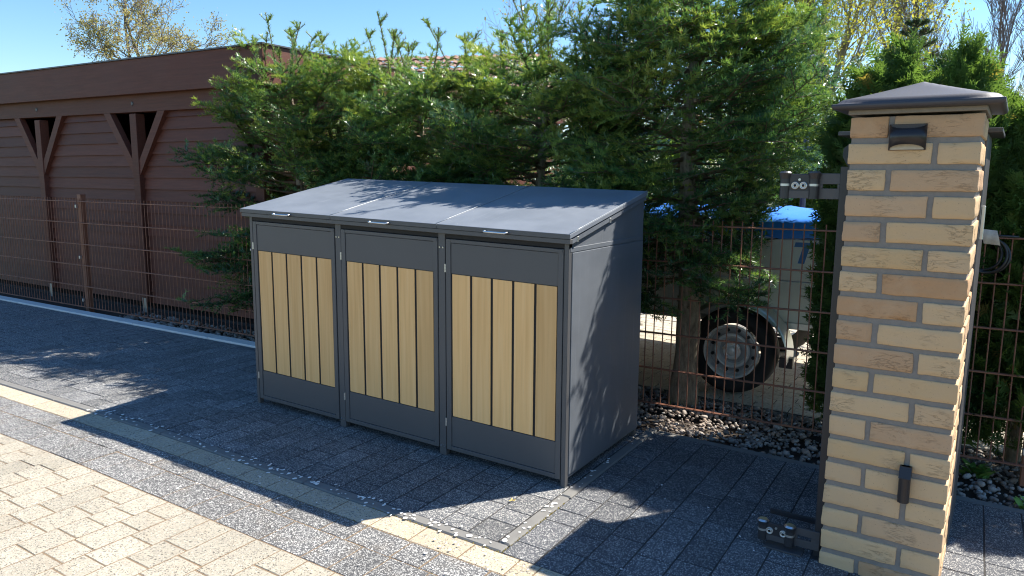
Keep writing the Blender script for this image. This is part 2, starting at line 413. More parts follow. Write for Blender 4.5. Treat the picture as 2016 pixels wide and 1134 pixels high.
PV = {}
def paver_mesh(w, l, mat, h=0.05, var=0):
    key = (round(w, 4), round(l, 4), mat, var)
    if key in PV: return PV[key]
    rr = random.Random(str(key))
    b = 0.0014
    def ring(inset, z):
        pts = []
        for (sx, sy) in ((-1, -1), (1, -1), (1, 1), (-1, 1)):
            pts.append((sx*(w/2-inset) + rr.uniform(-.0008, .0008), sy*(l/2-inset) + rr.uniform(-.0008, .0008), z))
        return pts
    V = ring(0, -h) + ring(0, -b) + ring(b, 0)
    Fc = [(8, 9, 10, 11)]
    for a in (0, 4):
        for k in range(4): Fc.append((a+k, a+(k+1) % 4, a+4+(k+1) % 4, a+4+k))
    me = np_mesh('paver', V, Fc, mat); PV[key] = me; return me
LENS = (0.105, 0.14, 0.165, 0.21)
JOINT = 0.0055
def lay(parent, items, mat, cap=300):
    """items: (x, y, w, l) centre and size; nearest in view become pavers of their own, the rest one mesh"""
    vis = []
    for it in items:
        x, y, w, l = it
        if inview((x, y, gz(x)), 260): vis.append((proj((x, y, gz(x)))[2], it))
    vis.sort(key=lambda q: q[0])
    for d, (x, y, w, l) in vis[:cap]:
        place('paver', paver_mesh(w-JOINT, l-JOINT, mat, var=R.randrange(3)), (x, y, gz(x) + R.uniform(-.0006, .0006)), parent,
              (R.uniform(-.0015, .0015), (S if -2 < x < 2.4 else 0) + R.uniform(-.0015, .0015), R.uniform(-.004, .004)))
    rest = vis[cap:]
    if rest:
        V = []; Fc = []
        for d, (x, y, w, l) in rest:
            k = len(V); a, c = (w-JOINT)/2, (l-JOINT)/2; z = gz(x) + R.uniform(-.0012, .0012); s_ = S if -2 < x < 2.4 else 0
            for ins, zz in ((0, -.03), (0, -.0035), (.0035, 0)):
                V += [(x+sx*(a-ins), y+sy*(c-ins), z+zz - sx*a*s_) for sx, sy in ((-1, -1), (1, -1), (1, 1), (-1, 1))]
            Fc.append((k+8, k+9, k+10, k+11))
            for q in (0, 4):
                for j in range(4): Fc.append((k+q+j, k+q+(j+1) % 4, k+q+4+(j+1) % 4, k+q+4+j))
        o = np_obj('far_pavers', V, Fc, mat, parent); o['kind'] = 'stuff'
def columns(x0, x1, y0, y1, w):
    out = []; n = max(1, round((x1-x0)/w)); w = (x1-x0)/n
    for i in range(n):
        y = y0 - R.uniform(0, .1)*0
        first = True
        while y < y1 - 1e-6:
            l = R.choice(LENS) if not first else R.choice((0.105, 0.14, 0.21)); first = False
            if y1 - (y+l) < 0.06: l = y1 - y
            out.append((x0 + (i+.5)*w, y + l/2, w, l)); y += l
    return out
def rows(y0, y1, x0, x1, lens):
    out = []; x = x0
    while x < x1:
        l = R.choice(lens); out.append((x+l/2, (y0+y1)/2, l, y1-y0)); x += l
    return out

d1 = sheet('driveway', -9, 4.5, -7.0, -1.02, -0.0016, 'joint_sand', 'beige speckled block paving of the driveway in the foreground')
lay(d1, columns(-4.48, 1.5, -3.0, -1.02, 0.131), 'paver_beige')
np_obj('paving_fill', [(-9, -7, gz(-9)-.004), (4.5, -7, gz(4.5)-.004), (4.5, -3.0, gz(4.5)-.004), (-9, -3.0, gz(-9)-.004)], [(0, 1, 2, 3)], 'paver_beige', d1)['kind'] = 'stuff'
d2 = sheet('dark_border_strip', -9, 4.5, -1.02, -0.72, -0.0016, 'joint_sand', 'strip of dark speckled pavers between the two beige paved areas')
lay(d2, rows(-0.845, -0.72, -7.0, 2.6, (0.17, 0.21, 0.25, 0.13)) + rows(-1.02, -0.845, -7.0, 2.6, (0.17, 0.21, 0.25, 0.13)), 'paver_dark')
d3 = sheet('beige_paver_strip', -9, 4.5, -0.72, -0.602, -0.0016, 'joint_sand', 'single row of beige pavers in front of the dark pad')
xs_known = [-2.713, -2.5, -2.262, -2.036, -1.758, -1.411, -1.215, -1.03, -0.851, -0.66, -0.45, -0.262, -0.043, 0.147, 0.231]
_xs = []
for a, b in zip(xs_known, xs_known[1:]):
    _xs += [a] + ([(a+b)/2 + R.uniform(-.03, .03)] if b-a > .24 else [])
xs_known = _xs + [xs_known[-1]]
its = [((a+b)/2, -0.661, b-a, 0.118) for a, b in zip(xs_known, xs_known[1:])]
its += rows(-0.72, -0.602, 0.231, 2.6, (0.17, 0.22, 0.27)) + rows(-0.72, -0.602, -6.9, -2.72, (0.172, 0.22, 0.27))
lay(d3, its, 'paver_strip')
d4 = sheet('paved_pad', -9, 0.012, -0.545, 0.875, -0.0018, 'joint_dark', 'dark speckled block paving under and left of the bin shelter')
lay(d4, columns(-8.97, 0.012, -0.545, 0.875, 0.132), 'paver_pad')
d5 = sheet('side_paving', 0.066, 4.5, -0.602, 0.875, -0.0018, 'joint_dark', 'dark block paving between the bin shelter and the brick pillar')
lay(d5, [q for q in columns(0.066, 2.44, -0.602, 0.875, 0.1335) if not (0.99 < q[0] < 1.40 and -0.03 < q[1] < 0.42)], 'paver_dark_side')
# concrete edging stones, each about a metre long
def edging(parent, x0, x1, y0, y1, along, mat, step=1.0, dz=0.0, h=0.08, start=0.0):
    a, b = (x0, x1) if along == 'x' else (y0, y1); p = b
    while p > a + 1e-6:
        q = max(a, p-step)
        m = MB()
        bx = (q+.002, p-.002, y0, y1) if along == 'x' else (x0, x1, q+.002, p-.002)
        if inview(((bx[0]+bx[1])/2, (bx[2]+bx[3])/2, 0), 400):
            m.box(bx[0], bx[1], bx[2], bx[3], -h, dz, 0.006)
            m.shear().build('edging_stone', mat, parent)
        else: m.bm.free()
        p = q
edging(d4, -8, 0.066, -0.600, -0.547, 'x', 'concrete_edge', dz=0.004)
edging(d4, 0.014, 0.064, -0.545, 0.930, 'y', 'concrete_edge', dz=0.004)
edging(d5, 0.066, 3.0, 0.877, 0.932, 'x', 'concrete_edge', dz=-0.002)
kb = sheet('kerb', -8.5, -1.6, 0.878, 0.99, -0.03, 'concrete_light', 'pale concrete kerb along the foot of the wire fence', 'kerb')
edging(kb, -8.5, -1.6, 0.879, 0.985, 'x', 'concrete_light', dz=0.012)
# soil and gravel behind the kerb
sheet('planting_bed', -9, 4.0, 0.932, 1.68, -0.045, 'soil', 'strip of dark soil below the fence and the firs', 'bed')
yd = sheet('yard', -3.3, 9, 1.68, 7.2, -0.019, 'joint_dark', 'paved yard behind the fence where the trailer stands')
_c = []
for j in range(20):
    y = 1.70 + j*0.105
    for i in range(26):
        x = -2.0 + i*0.205 + (0.1 if j % 2 else 0)
        _c.append((x, y + .05, 0.205, 0.105))
for (x, y, w, l) in _c:
    if inview((x, y, 0), 100) and proj((x, y, 0))[0] > 1150:
        place('paver', paver_mesh(w-.006, l-.006, 'paver_yard', var=R.randrange(3)), (x, y, gz(x)-.015+R.uniform(-.001, .001)), yd, (0, S, 0))
np_obj('far_pavers', [(-3.3, 3.80, gz(-3.3)-.017), (9, 3.80, gz(9)-.017), (9, 7.2, gz(9)-.017), (-3.3, 7.2, gz(-3.3)-.017)], [(0, 1, 2, 3)], 'paver_yard', yd)['kind'] = 'stuff'

# pebbles
def pebbles(name, spots, label, seed):
    rng = np.random.default_rng(seed)
    bm = bmesh.new(); bmesh.ops.create_uvsphere(bm, u_segments=7, v_segments=4, radius=1.0); bmesh.ops.triangulate(bm, faces=bm.faces); bm.verts.ensure_lookup_table()
    bv = np.array([v.co for v in bm.verts]); bf = np.array([[v.index for v in f.verts] for f in bm.faces]); bm.free()
    Vs = []; Fs = []; Ts = []; k = 0
    for (x, y, z, r) in spots:
        a = rng.uniform(0, 6.28); ca, sa = math.cos(a), math.sin(a)
        sc_ = np.array([r*rng.uniform(.8, 1.35), r*rng.uniform(.6, .95), r*rng.uniform(.45, .75)])
        v = bv*(1+rng.normal(0, .07, (len(bv), 1)))*sc_
        tl = rng.normal(0, .25); v = v@np.array([[1, 0, tl], [0, 1, rng.normal(0, .2)], [-tl, 0, 1]])
        v = np.stack([v[:, 0]*ca - v[:, 1]*sa, v[:, 0]*sa + v[:, 1]*ca, v[:, 2]], 1) + (x, y, z)
        Vs.append(v); Fs.append(bf + k); Ts.append(np.full(len(bf), rng.random())); k += len(bv)
    o = np_obj(name, np.concatenate(Vs), np.concatenate(Fs), 'pebble', None, True, np.concatenate(Ts))
    return tag(o, label, 'gravel', kind='stuff')
rr = np.random.default_rng(3); sp = []
for _ in range(3500):
    x = rr.uniform(-0.35, 2.3); y = rr.uniform(0.945, 1.70)
    r = rr.choice([.007, .009, .012, .015, .020], p=[.22, .3, .28, .15, .05])
    sp.append((x, y, gz(x)-.042 + r*.4 + rr.uniform(0, .018) + 0.02*max(0, 1-abs(y-1.3)/.35), r))
for _ in range(700):
    x = rr.uniform(-5.2, -1.9); y = rr.uniform(1.0, 1.35); r = rr.uniform(.012, .025)
    sp.append((x, y, gz(x)-.040 + r*.4, r))
pebbles('gravel', sp, 'grey and brown river pebbles spread below the fence', 5)
# fallen petals along the edging
rng = np.random.default_rng(12); V = []; Fc = []
def petal(x, y, r, z=None):
    k = len(V); z = gz(x)+.0055 if z is None else z; n = 7; a0 = rng.uniform(0, 6.28); e = rng.uniform(.5, .9)
    V.append((x, y, z+r*.25))
    for j in range(n):
        a = 2*math.pi*j/n; dx, dy = r*math.cos(a), r*e*math.sin(a)
        V.append((x+dx*math.cos(a0)-dy*math.sin(a0), y+dx*math.sin(a0)+dy*math.cos(a0), z+.0005+rng.uniform(0, .002)))
    for j in range(n): Fc.append((k, k+1+j, k+1+(j+1) % n))
for _ in range(150): petal(rng.uniform(-2.6, .04), -0.573+rng.normal(0, .021), rng.uniform(.004, .011))
for _ in range(26): petal(0.04+rng.normal(0, .02), rng.uniform(-.5, .7), rng.uniform(.004, .011))
for _ in range(70): petal(rng.uniform(-2.5, .5), rng.uniform(-1.0, -.5), rng.uniform(.002, .006), None)
for _ in range(60): petal(rng.uniform(-1.3, .6), rng.uniform(-.95, -.6), rng.uniform(.003, .007), None)
for _ in range(25): petal(rng.uniform(.0, 1.0), rng.uniform(-.5, .3), rng.uniform(.002, .006), None)
for (x, y, r) in ((.035, -.53, .013), (.03, -.50, .009), (.04, -.16, .012), (-.09, -.575, .013)): petal(x, y, r)
tag(np_obj('fallen_petals', V, Fc, 'petal_white'), 'white petals scattered along the edging in front of the bin shelter', 'petals', kind='stuff')
# moss and seedlings in joints
V = []; Fc = []
for _ in range(190):
    if rng.random() < .45: x = .0655 + rng.normal(0, .002); y = rng.uniform(-.60, -.12)
    elif rng.random() < .7: x = rng.uniform(-.55, .12); y = -.6015 + rng.normal(0, .002)
    else: x = rng.uniform(-1.3, .3); y = rng.choice([-.845, -.72]) + rng.normal(0, .002)
    k = len(V); z = gz(x)-.002; r = rng.uniform(.0015, .004)
    for j in range(4):
        a = 1.57*j + rng.uniform(0, 1); V.append((x+r*math.cos(a), y+r*math.sin(a), z))
    V.append((x, y, z+rng.uniform(.003, .007)))
    for j in range(4): Fc.append((k+j, k+(j+1) % 4, k+4))
tag(np_obj('joint_moss', V, Fc, 'moss'), 'yellowish moss growing in the paving joints beside the edging', 'moss', kind='stuff')
m = MB()
for a, l in ((0.3, .018), (2.2, .014), (4.4, .016)):
    c = Vector((-.118, -.235, gz(-.118)+.004)); d = Vector((math.cos(a), math.sin(a), .3)); s_ = Vector((-d.y, d.x, 0))*.3
    vs = [m.bm.verts.new(c), m.bm.verts.new(c+d*l*.6+s_*l), m.bm.verts.new(c+d*l), m.bm.verts.new(c+d*l*.6-s_*l)]; m.bm.faces.new(vs)
tag(m.build('fallen_leaf', 'leaf_yellow'), 'small yellow leaf lying on the sunlit pavers', 'leaf')

# ------------------------------------------------------------------ bin shelter
W, D = 1.943, 0.80
bs = empty('bin_shelter', (-W/2, D/2, gz(-W/2)), 'anthracite metal triple bin shelter with light wood plank doors', 'bin shelter')
def lidz(y): return 1.084 + (y+0.026)*(1.2497-1.088)/(D+0.026-.008)
A_ = 'anthracite'
# side walls, back, divider shell
for (x0, x1) in ((-0.012, -0.002), (-W+.002, -W+.012)):
    m = MB(); bm = m.bm
    prof = [(0.012, .035), (D-.004, .035), (D-.004, lidz(D)-.052), (0.012, 1.036)]
    Aq = [bm.verts.new((x0, y, z)) for y, z in prof]; Bq = [bm.verts.new((x1, y, z)) for y, z in prof]
    bm.faces.new(Aq); bm.faces.new(Bq[::-1])
    for k in range(4): bm.faces.new((Aq[k], Bq[k], Bq[(k+1) % 4], Aq[(k+1) % 4]))
    m.shear().build('side_panel', 'anthracite_lit_side', bs)
# raised lower sheet on the right side with its folded edge, and the upper strip
sp_ = MB().box(-0.002, .0035, .030, D-.012, .05, 1.003, .0016, 2).shear().build('side_sheet', 'anthracite_lit_side', bs)
MB().box(-0.0025, .0012, .014, D-.008, 1.0065, 1.0255, .001).shear().build('side_rail', 'anthracite_lit_side', bs)
MB().box(-W+.012, -.012, D-.016, D-.006, .04, 1.19).shear().build('back_panel', A_, bs)
MB().box(-W+.015, -.015, .05, D-.02, .035, .05).shear().build('floor_rail', 'gap_black', bs)
MB().box(-W+.015, -.015, .055, .065, .05, 1.03).shear().build('inner_shade_panel', 'gap_black', bs)  # black sheet standing in for the shade inside, behind the doors
# posts
posts = [(-.0205, 0.0), (-.664, -.626), (-1.306, -1.268), (-W, -W+.0205)]
for (x0, x1) in posts:
    p_ = MB().box(x0, x1, 0.0, .03, 0.0, 1.043, .0018).shear().build('post', A_, bs)
    if x1-x0 > .03:
        for z in (.043, .978):
            for xx in ((x0+x1)/2-.0095, (x0+x1)/2+.0095):
                MB().cyl((xx, .001, z), (xx, -.0035, z), .0048, .0034, 10).shear().build('bolt', 'steel', p_)
for x in (-.0205, -W+.0205):
    pass
# rear feet
for x0, x1 in ((-.03, -.003), (-W+.003, -W+.03)):
    MB().box(x0, x1, D-.035, D-.008, 0, .036).shear().build('foot', A_, bs)
# doors
for dx in (0.0, -.644, -1.288):
    x0, x1 = -.619+dx, -.0225+dx
    if dx < -1: x0 = -1.914; x1 = -1.310
    z0, z1 = .034, 1.019
    door = MB()
    fw = .026
    door.box(x0, x0+fw, -.004, .03, z0, z1, .0015); door.box(x1-fw+.002, x1, -.004, .03, z0, z1, .0015)
    door.box(x0+fw, x1-fw+.002, -.0035, .03, z1-.017, z1, .0015); door.box(x0+fw, x1-fw+.002, -.0035, .03, z0, z0+.02, .0012)
    door = door.shear().build('door', A_, bs)
    MB().box(x0+fw+.0015, x1-fw+.0005, .000, .012, .864, z1-.0185, .0008).shear().build('upper_sheet', A_, door)
    MB().box(x0+fw+.0015, x1-fw+.0005, .000, .012, z0+.0215, .196, .0008).shear().build('lower_sheet', A_, door)
    MB().box(x0+fw, x1-fw+.002, .0052, .03, .197, .8628).shear().build('backing', 'gap_black', door)
    px0 = x0+.0315; px1 = x1-.0295; g = .0122; pw = (px1-px0-4*g)/5
    for k in range(5):
        a = px0 + k*(pw+g)
        MB().box(a, a+pw, .0012, .0050, .1985 , .8615, .0014, 2).shear().build('plank', 'plank_wood', door)
    # dark gap between door and post on the hinge side, two barrel hinges
    for zc in (.886, .166):
        h_ = MB()
        for q in range(3): h_.cyl((x0-.0035, -.003, zc-.018+q*.0125), (x0-.0035, -.003, zc-.018+q*.0125+.0115), .0046, n=10)
        h_.shear().build('hinge', 'zinc', door)
    MB().box(x1-.036, x1-.004, -.0056, -.0042, z1-.0155, z1-.002, .0005).shear().build('lock_plate', A_, door)
MB().box(-.0226+.0008, -.0208, .004, .026, .05, 1.03).shear().build('gap_strip', 'gap_black', bs)  # black strip filling the gap between right door and post
MB().cyl((-W-.001, .012, .86), (-W-.012, .012, .86), .007, n=10).shear().build('side_bolt', 'zinc', bs)
# head rail below the lids
MB().box(-W+.0, .0, .004, .03, 1.0215, 1.0425).shear().build('recess', 'gap_black', bs)
MB().box(-W-.034, .0155, -.024, .004, 1.0432, 1.0630, .0018).shear().build('front_rail', A_, bs)
for (x0, x1) in ((.0005, .0135), (-W-.030, -W-.0165)):
    m = MB(); bm = m.bm
    prof = [(0.006, 1.0432), (D-.012, lidz(D)-.0435), (D-.012, lidz(D)-.024), (0.006, 1.0625)]
    Aq = [bm.verts.new((x0, y, z)) for y, z in prof]; Bq = [bm.verts.new((x1, y, z)) for y, z in prof]
    bm.faces.new(Aq); bm.faces.new(Bq[::-1])
    for k in range(4): bm.faces.new((Aq[k], Bq[k], Bq[(k+1) % 4], Aq[(k+1) % 4]))
    m.shear().build('side_rail', 'anthracite_lit_side', bs)
for y in (.045, .36):
    z = lidz(y)-.05
    MB().box(.006, .016, y, y+.014, z, z+.022, .001).shear().build('clip', 'zinc', bs)
# lids
LX = [(-W-.040, -1.3095), (-1.3075, -.6535), (-.6515, .018)]
for (x0, x1) in LX:
    m = MB()
    m.box(x0, x1, -.026, D-.008, -.0205, 0.0, .0028, 2)
    m.map(lambda c: (c.x, c.y, c.z + lidz(c.y) + gz(c.x)))
    lid = m.build('lid', 'anthracite_lit_lid', bs)
    MB().box(x0+.0005, x1-.0005, -.0282, -.0262, 1.0640, 1.0835, .0006).shear().build('lid_fascia', 'anthracite', lid)
    # thin rolled seam along the lid's right edge
    m = MB(); m.tube([(x1-.003, y, lidz(y)+gz(x1)+.0012) for y in np.linspace(-.022, D-.012, 8)], .0022, 6); m.build('rolled_edge', 'edge_highlight', lid, True)
    cxh = (x0+x1)/2 - .005 if x1 > -1 else (x0+x1)/2 - .003
    cxh = {LX[0]: -1.648, LX[1]: -.985, LX[2]: -.331}[(x0, x1)]
    pts = []
    for q in np.linspace(0, 1, 5): pts.append((cxh-.056, -.026-.018*q, 1.070))
    for q in np.linspace(0.0, 1, 5): pts.append((cxh-.050+.100*q, -.048, 1.0685))
    for q in np.linspace(0, 1, 5): pts.append((cxh+.056, -.044+.018*q, 1.070))
    m = MB().tube(pts, .0048, 8); m.shear().build('handle', 'steel', lid, True)

# ------------------------------------------------------------------ wire fence
FY = lambda x: 1.165 + 0.010*x
wire_v = MB().cyl((0, 0, 0), (0, 0, 1.03), .0033, n=6).build('tmp', 'fence_wire'); WV = wire_v.data; bpy.data.objects.remove(wire_v)
hm = {}
def hwire(L):
    k = round(L, 3)
    if k not in hm:
        o = MB().cyl((0, 0, 0), (L, 0, 0), .0043, n=6).build('tmp', 'fence_wire'); hm[k] = o.data; bpy.data.objects.remove(o)
    return hm[k]
def fence_panel(x0, x1, zb, label, x_first=None, cut=None):
    f = empty('wire_fence_panel', ((x0+x1)/2, FY((x0+x1)/2), zb), label, 'fence', 'brown welded wire fence panels')
    ang = math.atan(0.010)
    for i in range(6):
        for dy in (-.006, .006):
            z = zb + .2*i
            if cut and i == cut[0]:
                place('horizontal_wire', hwire(cut[1]-.012-x0), (x0, FY(x0)+dy, z), f, (0, 0, ang))
                place('horizontal_wire', hwire(x1-cut[1]-.012), (cut[1]+.012, FY(cut[1])+dy, z), f, (0, 0, ang))
            else: place('horizontal_wire', hwire(x1-x0), (x0, FY(x0)+dy, z), f, (0, 0, ang))
    x = x_first if x_first is not None else x0+.025
    while x < x1:
        place('vertical_wire', WV, (x, FY(x), zb), f, (R.uniform(-.002, .002), R.uniform(-.002, .002), 0)); x += .05
    return f
def fence_post(x, zb, label, top=1.06, w=.06):
    f = empty('fence_post', (x, FY(x)+.045, zb), label, 'fence post', 'brown square fence posts')
    MB().box(x-w/2, x+w/2, FY(x)+.012, FY(x)+.062, zb-.1, zb+top, .003).build('shaft', 'post_rust', f)
    MB().box(x-w/2-.001, x+w/2+.001, FY(x)+.011, FY(x)+.063, zb+top, zb+top+.006, .002).build('post_cap', 'post_rust', f)
    for z in (.94, .46, .05):
        MB().box(x-w/2-.004, x-w/2+.012, FY(x)-.013, FY(x)+.012, zb+z, zb+z+.03, .003).build('clamp', 'zinc', f)
fence_panel(-8.23, -5.735, .055, 'brown wire fence panel at the far left in front of the carport', None)
fence_panel(-5.725, -3.23, .055, 'brown wire fence panel between the left fence post and the bin shelter')
fence_panel(-3.22, -0.74, .058, 'brown wire fence panel mostly covered by the bin shelter')
fence_panel(-.73, 1.76, .062, 'brown wire fence panel between the bin shelter and the brick pillar', -.715, (3, .232))
fence_post(-5.73, .055, 'brown square fence post standing in front of the carport wall')
fence_post(1.69, .062, 'brown square fence post at the right edge beside the brick pillar', .95, .07)

# ------------------------------------------------------------------ brick pillar
PX0, PX1, PY0 = 1.020, 1.383, -0.025
ROTP = math.radians(-2.3)
def rotp(v):
    dx, dy = v.x-PX0, v.y-PY0; c, s_ = math.cos(ROTP), math.sin(ROTP)
    return (PX0+dx*c-dy*s_, PY0+dx*s_+dy*c, v.z)
PW = PX1-PX0; PY1 = PY0+PW; ZT = 1.504; CH = 0.0824
bp = empty('brick_pillar', ((PX0+PX1)/2, (PY0+PY1)/2, -.03), 'yellow sand brick gate pillar with grey mortar and dark pyramid cap', 'pillar')
MB().box(PX0+.0055, PX1-.0055, PY0+.0055, PY1-.0055, -.12, ZT).map(rotp).build('mortar_core', 'mortar', bp)
def brick(x0, x1, y0, y1, z0, z1, seed):
    rr = random.Random(seed); m = MB(); bm = m.bm
    nx = max(3, int((x1-x0)/.02)); ny = max(3, int((y1-y0)/.025)); nz = 4
    nx += 2; ny += 2; nz = 6
    def gr(a, b, i, n): return a if i == 0 else b if i == n else a+.0026+(b-a-.0052)*(i-1)/(n-2)
    vd = {}
    def P(i, j, k):
        key = (i, j, k)
        if key not in vd:
            x = gr(x0, x1, i, nx); y = gr(y0, y1, j, ny); z = gr(z0, z1, k, nz)
            # round off edges
            on = [(-1 if i == 0 else 1 if i == nx else 0), (-1 if j == 0 else 1 if j == ny else 0), (-1 if k == 0 else 1 if k == nz else 0)]
            c = sum(1 for q in on if q)
            ins = 0 if c < 2 else (.0011 if c == 2 else .0022)
            v = Vector((x - on[0]*ins, y - on[1]*ins, z - on[2]*ins))
            n1 = noise.noise(Vector((x*22+seed*3.1, y*22, z*30))); n2 = noise.noise(Vector((x*60, y*60+seed*1.7, z*60)))
            am = .0022*n1 + .0014*n2
            v += Vector((on[0]*am, on[1]*am, on[2]*am*.9))
            vd[key] = bm.verts.new(v)
        return vd[key]
    for i in range(nx):
        for j in range(ny):
            bm.faces.new((P(i, j, 0), P(i, j+1, 0), P(i+1, j+1, 0), P(i+1, j, 0))); bm.faces.new((P(i, j, nz), P(i+1, j, nz), P(i+1, j+1, nz), P(i, j+1, nz)))
    for i in range(nx):
        for k in range(nz):
            bm.faces.new((P(i, 0, k), P(i+1, 0, k), P(i+1, 0, k+1), P(i, 0, k+1))); bm.faces.new((P(i, ny, k), P(i, ny, k+1), P(i+1, ny, k+1), P(i+1, ny, k)))
    for j in range(ny):
        for k in range(nz):
            bm.faces.new((P(0, j, k), P(0, j, k+1), P(0, j+1, k+1), P(0, j+1, k))); bm.faces.new((P(nx, j, k), P(nx, j+1, k), P(nx, j+1, k+1), P(nx, j, k+1)))
    return m.map(rotp).build('brick', 'sand_brick', bp, True)
HB, SB = .1115, .2355
sd = 0
for c in range(20):
    z1 = ZT - c*CH; z0 = z1 - CH + .0175
    if c == 0: z1 = ZT
    j = lambda a: R.uniform(-a, a)
    if c % 2 == 0:
        L_ = [(PX0, PX0+HB, PY0, PY0+SB), (PX1-SB, PX1, PY0, PY0+HB), (PX1-HB, PX1, PY0+HB+.012, PY1), (PX0, PX0+SB-.002, PY1-HB, PY1)]
    else:
        L_ = [(PX0, PX0+SB, PY0, PY0+HB), (PX1-HB, PX1, PY0, PY0+SB), (PX1-SB+.002, PX1, PY1-HB, PY1), (PX0, PX0+HB, PY0+HB+.012, PY1)]
    for (a, b, y0, y1) in L_:
        sd += 1
        brick(a+j(.0015), b+j(.0015), y0+j(.0015), y1, z0+j(.001), z1+j(.001), sd)
# cap: flat pyramid with rounded rim
m = MB(); bm = m.bm; n = 28; cx, cy = (PX0+PX1)/2, (PY0+PY1)/2; hw = .2295; vd = {}
def cz(u, v):
    q = max(abs(u), abs(v)); q2 = (abs(u)**9+abs(v)**9)**(1/9)
    q = min(1, q2)
    rim = max(0, (q-.93)/.07)
    return 1.5565 + .068*(1-q)**1.10 - .012*rim**2.2
for i in range(n+1):
    for jx in range(n+1):
        u, v = math.sin(math.pi/2*(2*i/n-1)), math.sin(math.pi/2*(2*jx/n-1))
        vd[i, jx] = bm.verts.new((cx+hw*u, cy+hw*v, cz(u, v)))
for i in range(n):
    for jx in range(n): bm.faces.new((vd[i, jx], vd[i+1, jx], vd[i+1, jx+1], vd[i, jx+1]))
rim = [vd[i, 0] for i in range(n+1)] + [vd[n, k] for k in range(1, n+1)] + [vd[i, n] for i in range(n-1, -1, -1)] + [vd[0, k] for k in range(n-1, 0, -1)]
prev = rim
for off, dz in ((.003, -.004), (.003, -.012), (-.002, -.018), (-.010, -.020)):
    cur = []
    for v0 in rim:
        d = Vector((v0.co.x-cx, v0.co.y-cy)); q = max(abs(d.x), abs(d.y)); f = (q+off)/q
        cur.append(bm.verts.new((cx+d.x*f, cy+d.y*f, 1.5465+dz)))
    for k in range(len(rim)): bm.faces.new((prev[k], prev[(k+1) % len(rim)], cur[(k+1) % len(rim)], cur[k]))
    prev = cur
bm.faces.new(prev)
cap = m.map(rotp).build('cap', 'cap_glaze', bp, True)
MB().box(PX0-.007, PX1+.007, PY0-.007, PY1+.007, 1.5125, 1.5275, .002).map(rotp).build('cap_underside', 'mortar', cap)

# lamps on the pillar
wl_ = empty('wall_lamp', (1.182, PY0, 1.44), 'curved black wall lamp fixed high on the brick pillar', 'lamp')
m = MB(); bm = m.bm; xa, xb, za, zb = 1.136, 1.238, 1.400, 1.478
ns = 16; A1 = []; B1 = []
for k in range(ns+1):
    a = math.pi*k/ns; x = (xa+xb)/2 - (xb-xa)/2*math.cos(a); y = PY0-.004-.034*math.sin(a)
    A1.append((x, y)); 
def arc(z, k): return z + (.017 if z == za else -.014)*math.sin(math.pi*k/ns)
front = [[bm.verts.new((x, y, arc(z, k))) for k, (x, y) in enumerate(A1)] for z in (za, zb)]
inner = [[bm.verts.new(((x-(xa+xb)/2)*.96+(xa+xb)/2, min(PY0-.003, y+.003), arc(z, k))) for k, (x, y) in enumerate(A1)] for z in (za, zb)]
for k in range(ns):
    bm.faces.new((front[0][k], front[0][k+1], front[1][k+1], front[1][k])); bm.faces.new((inner[0][k+1], inner[0][k], inner[1][k], inner[1][k+1]))
    for q in (0, 1): bm.faces.new((front[q][k], inner[q][k], inner[q][k+1], front[q][k+1]))
m.map(rotp).build('shade', 'black_plastic', wl_, True)
MB().box(xa-.001, xb+.001, PY0-.004, PY0-.0005, za-.001, zb+.001, .001).map(rotp).build('back_plate', 'lamp_brown', wl_)
m = MB().box(xa+.004, xb-.004, PY0-.008, PY0-.0045, za+.001, za+.026, .001); m.map(rotp).build('lower_lens', 'paper', wl_)
dl = empty('down_light', (1.274, PY0, .32), 'small black cylindrical light fixed low on the brick pillar', 'lamp')
m = MB().cyl((1.2640, PY0-.02, .274), (1.2640, PY0-.02, .357), .0175, n=20); m.box(1.2480, 1.2800, PY0-.018, PY0-.001, .274, .392, .003); m.map(rotp).build('housing', 'black_plastic', dl, False)
m = MB(); m.poly([(1.2465, .357), (1.2815, .357), (1.2815, .392), (1.2465, .392)], PY0-.036, PY0-.002); m.map(lambda c: (c.x, c.y if c.z < .372 else PY0-.004 + (c.y-PY0+.004)*.55, c.z)); m.map(rotp).build('hood', 'black_plastic', dl)

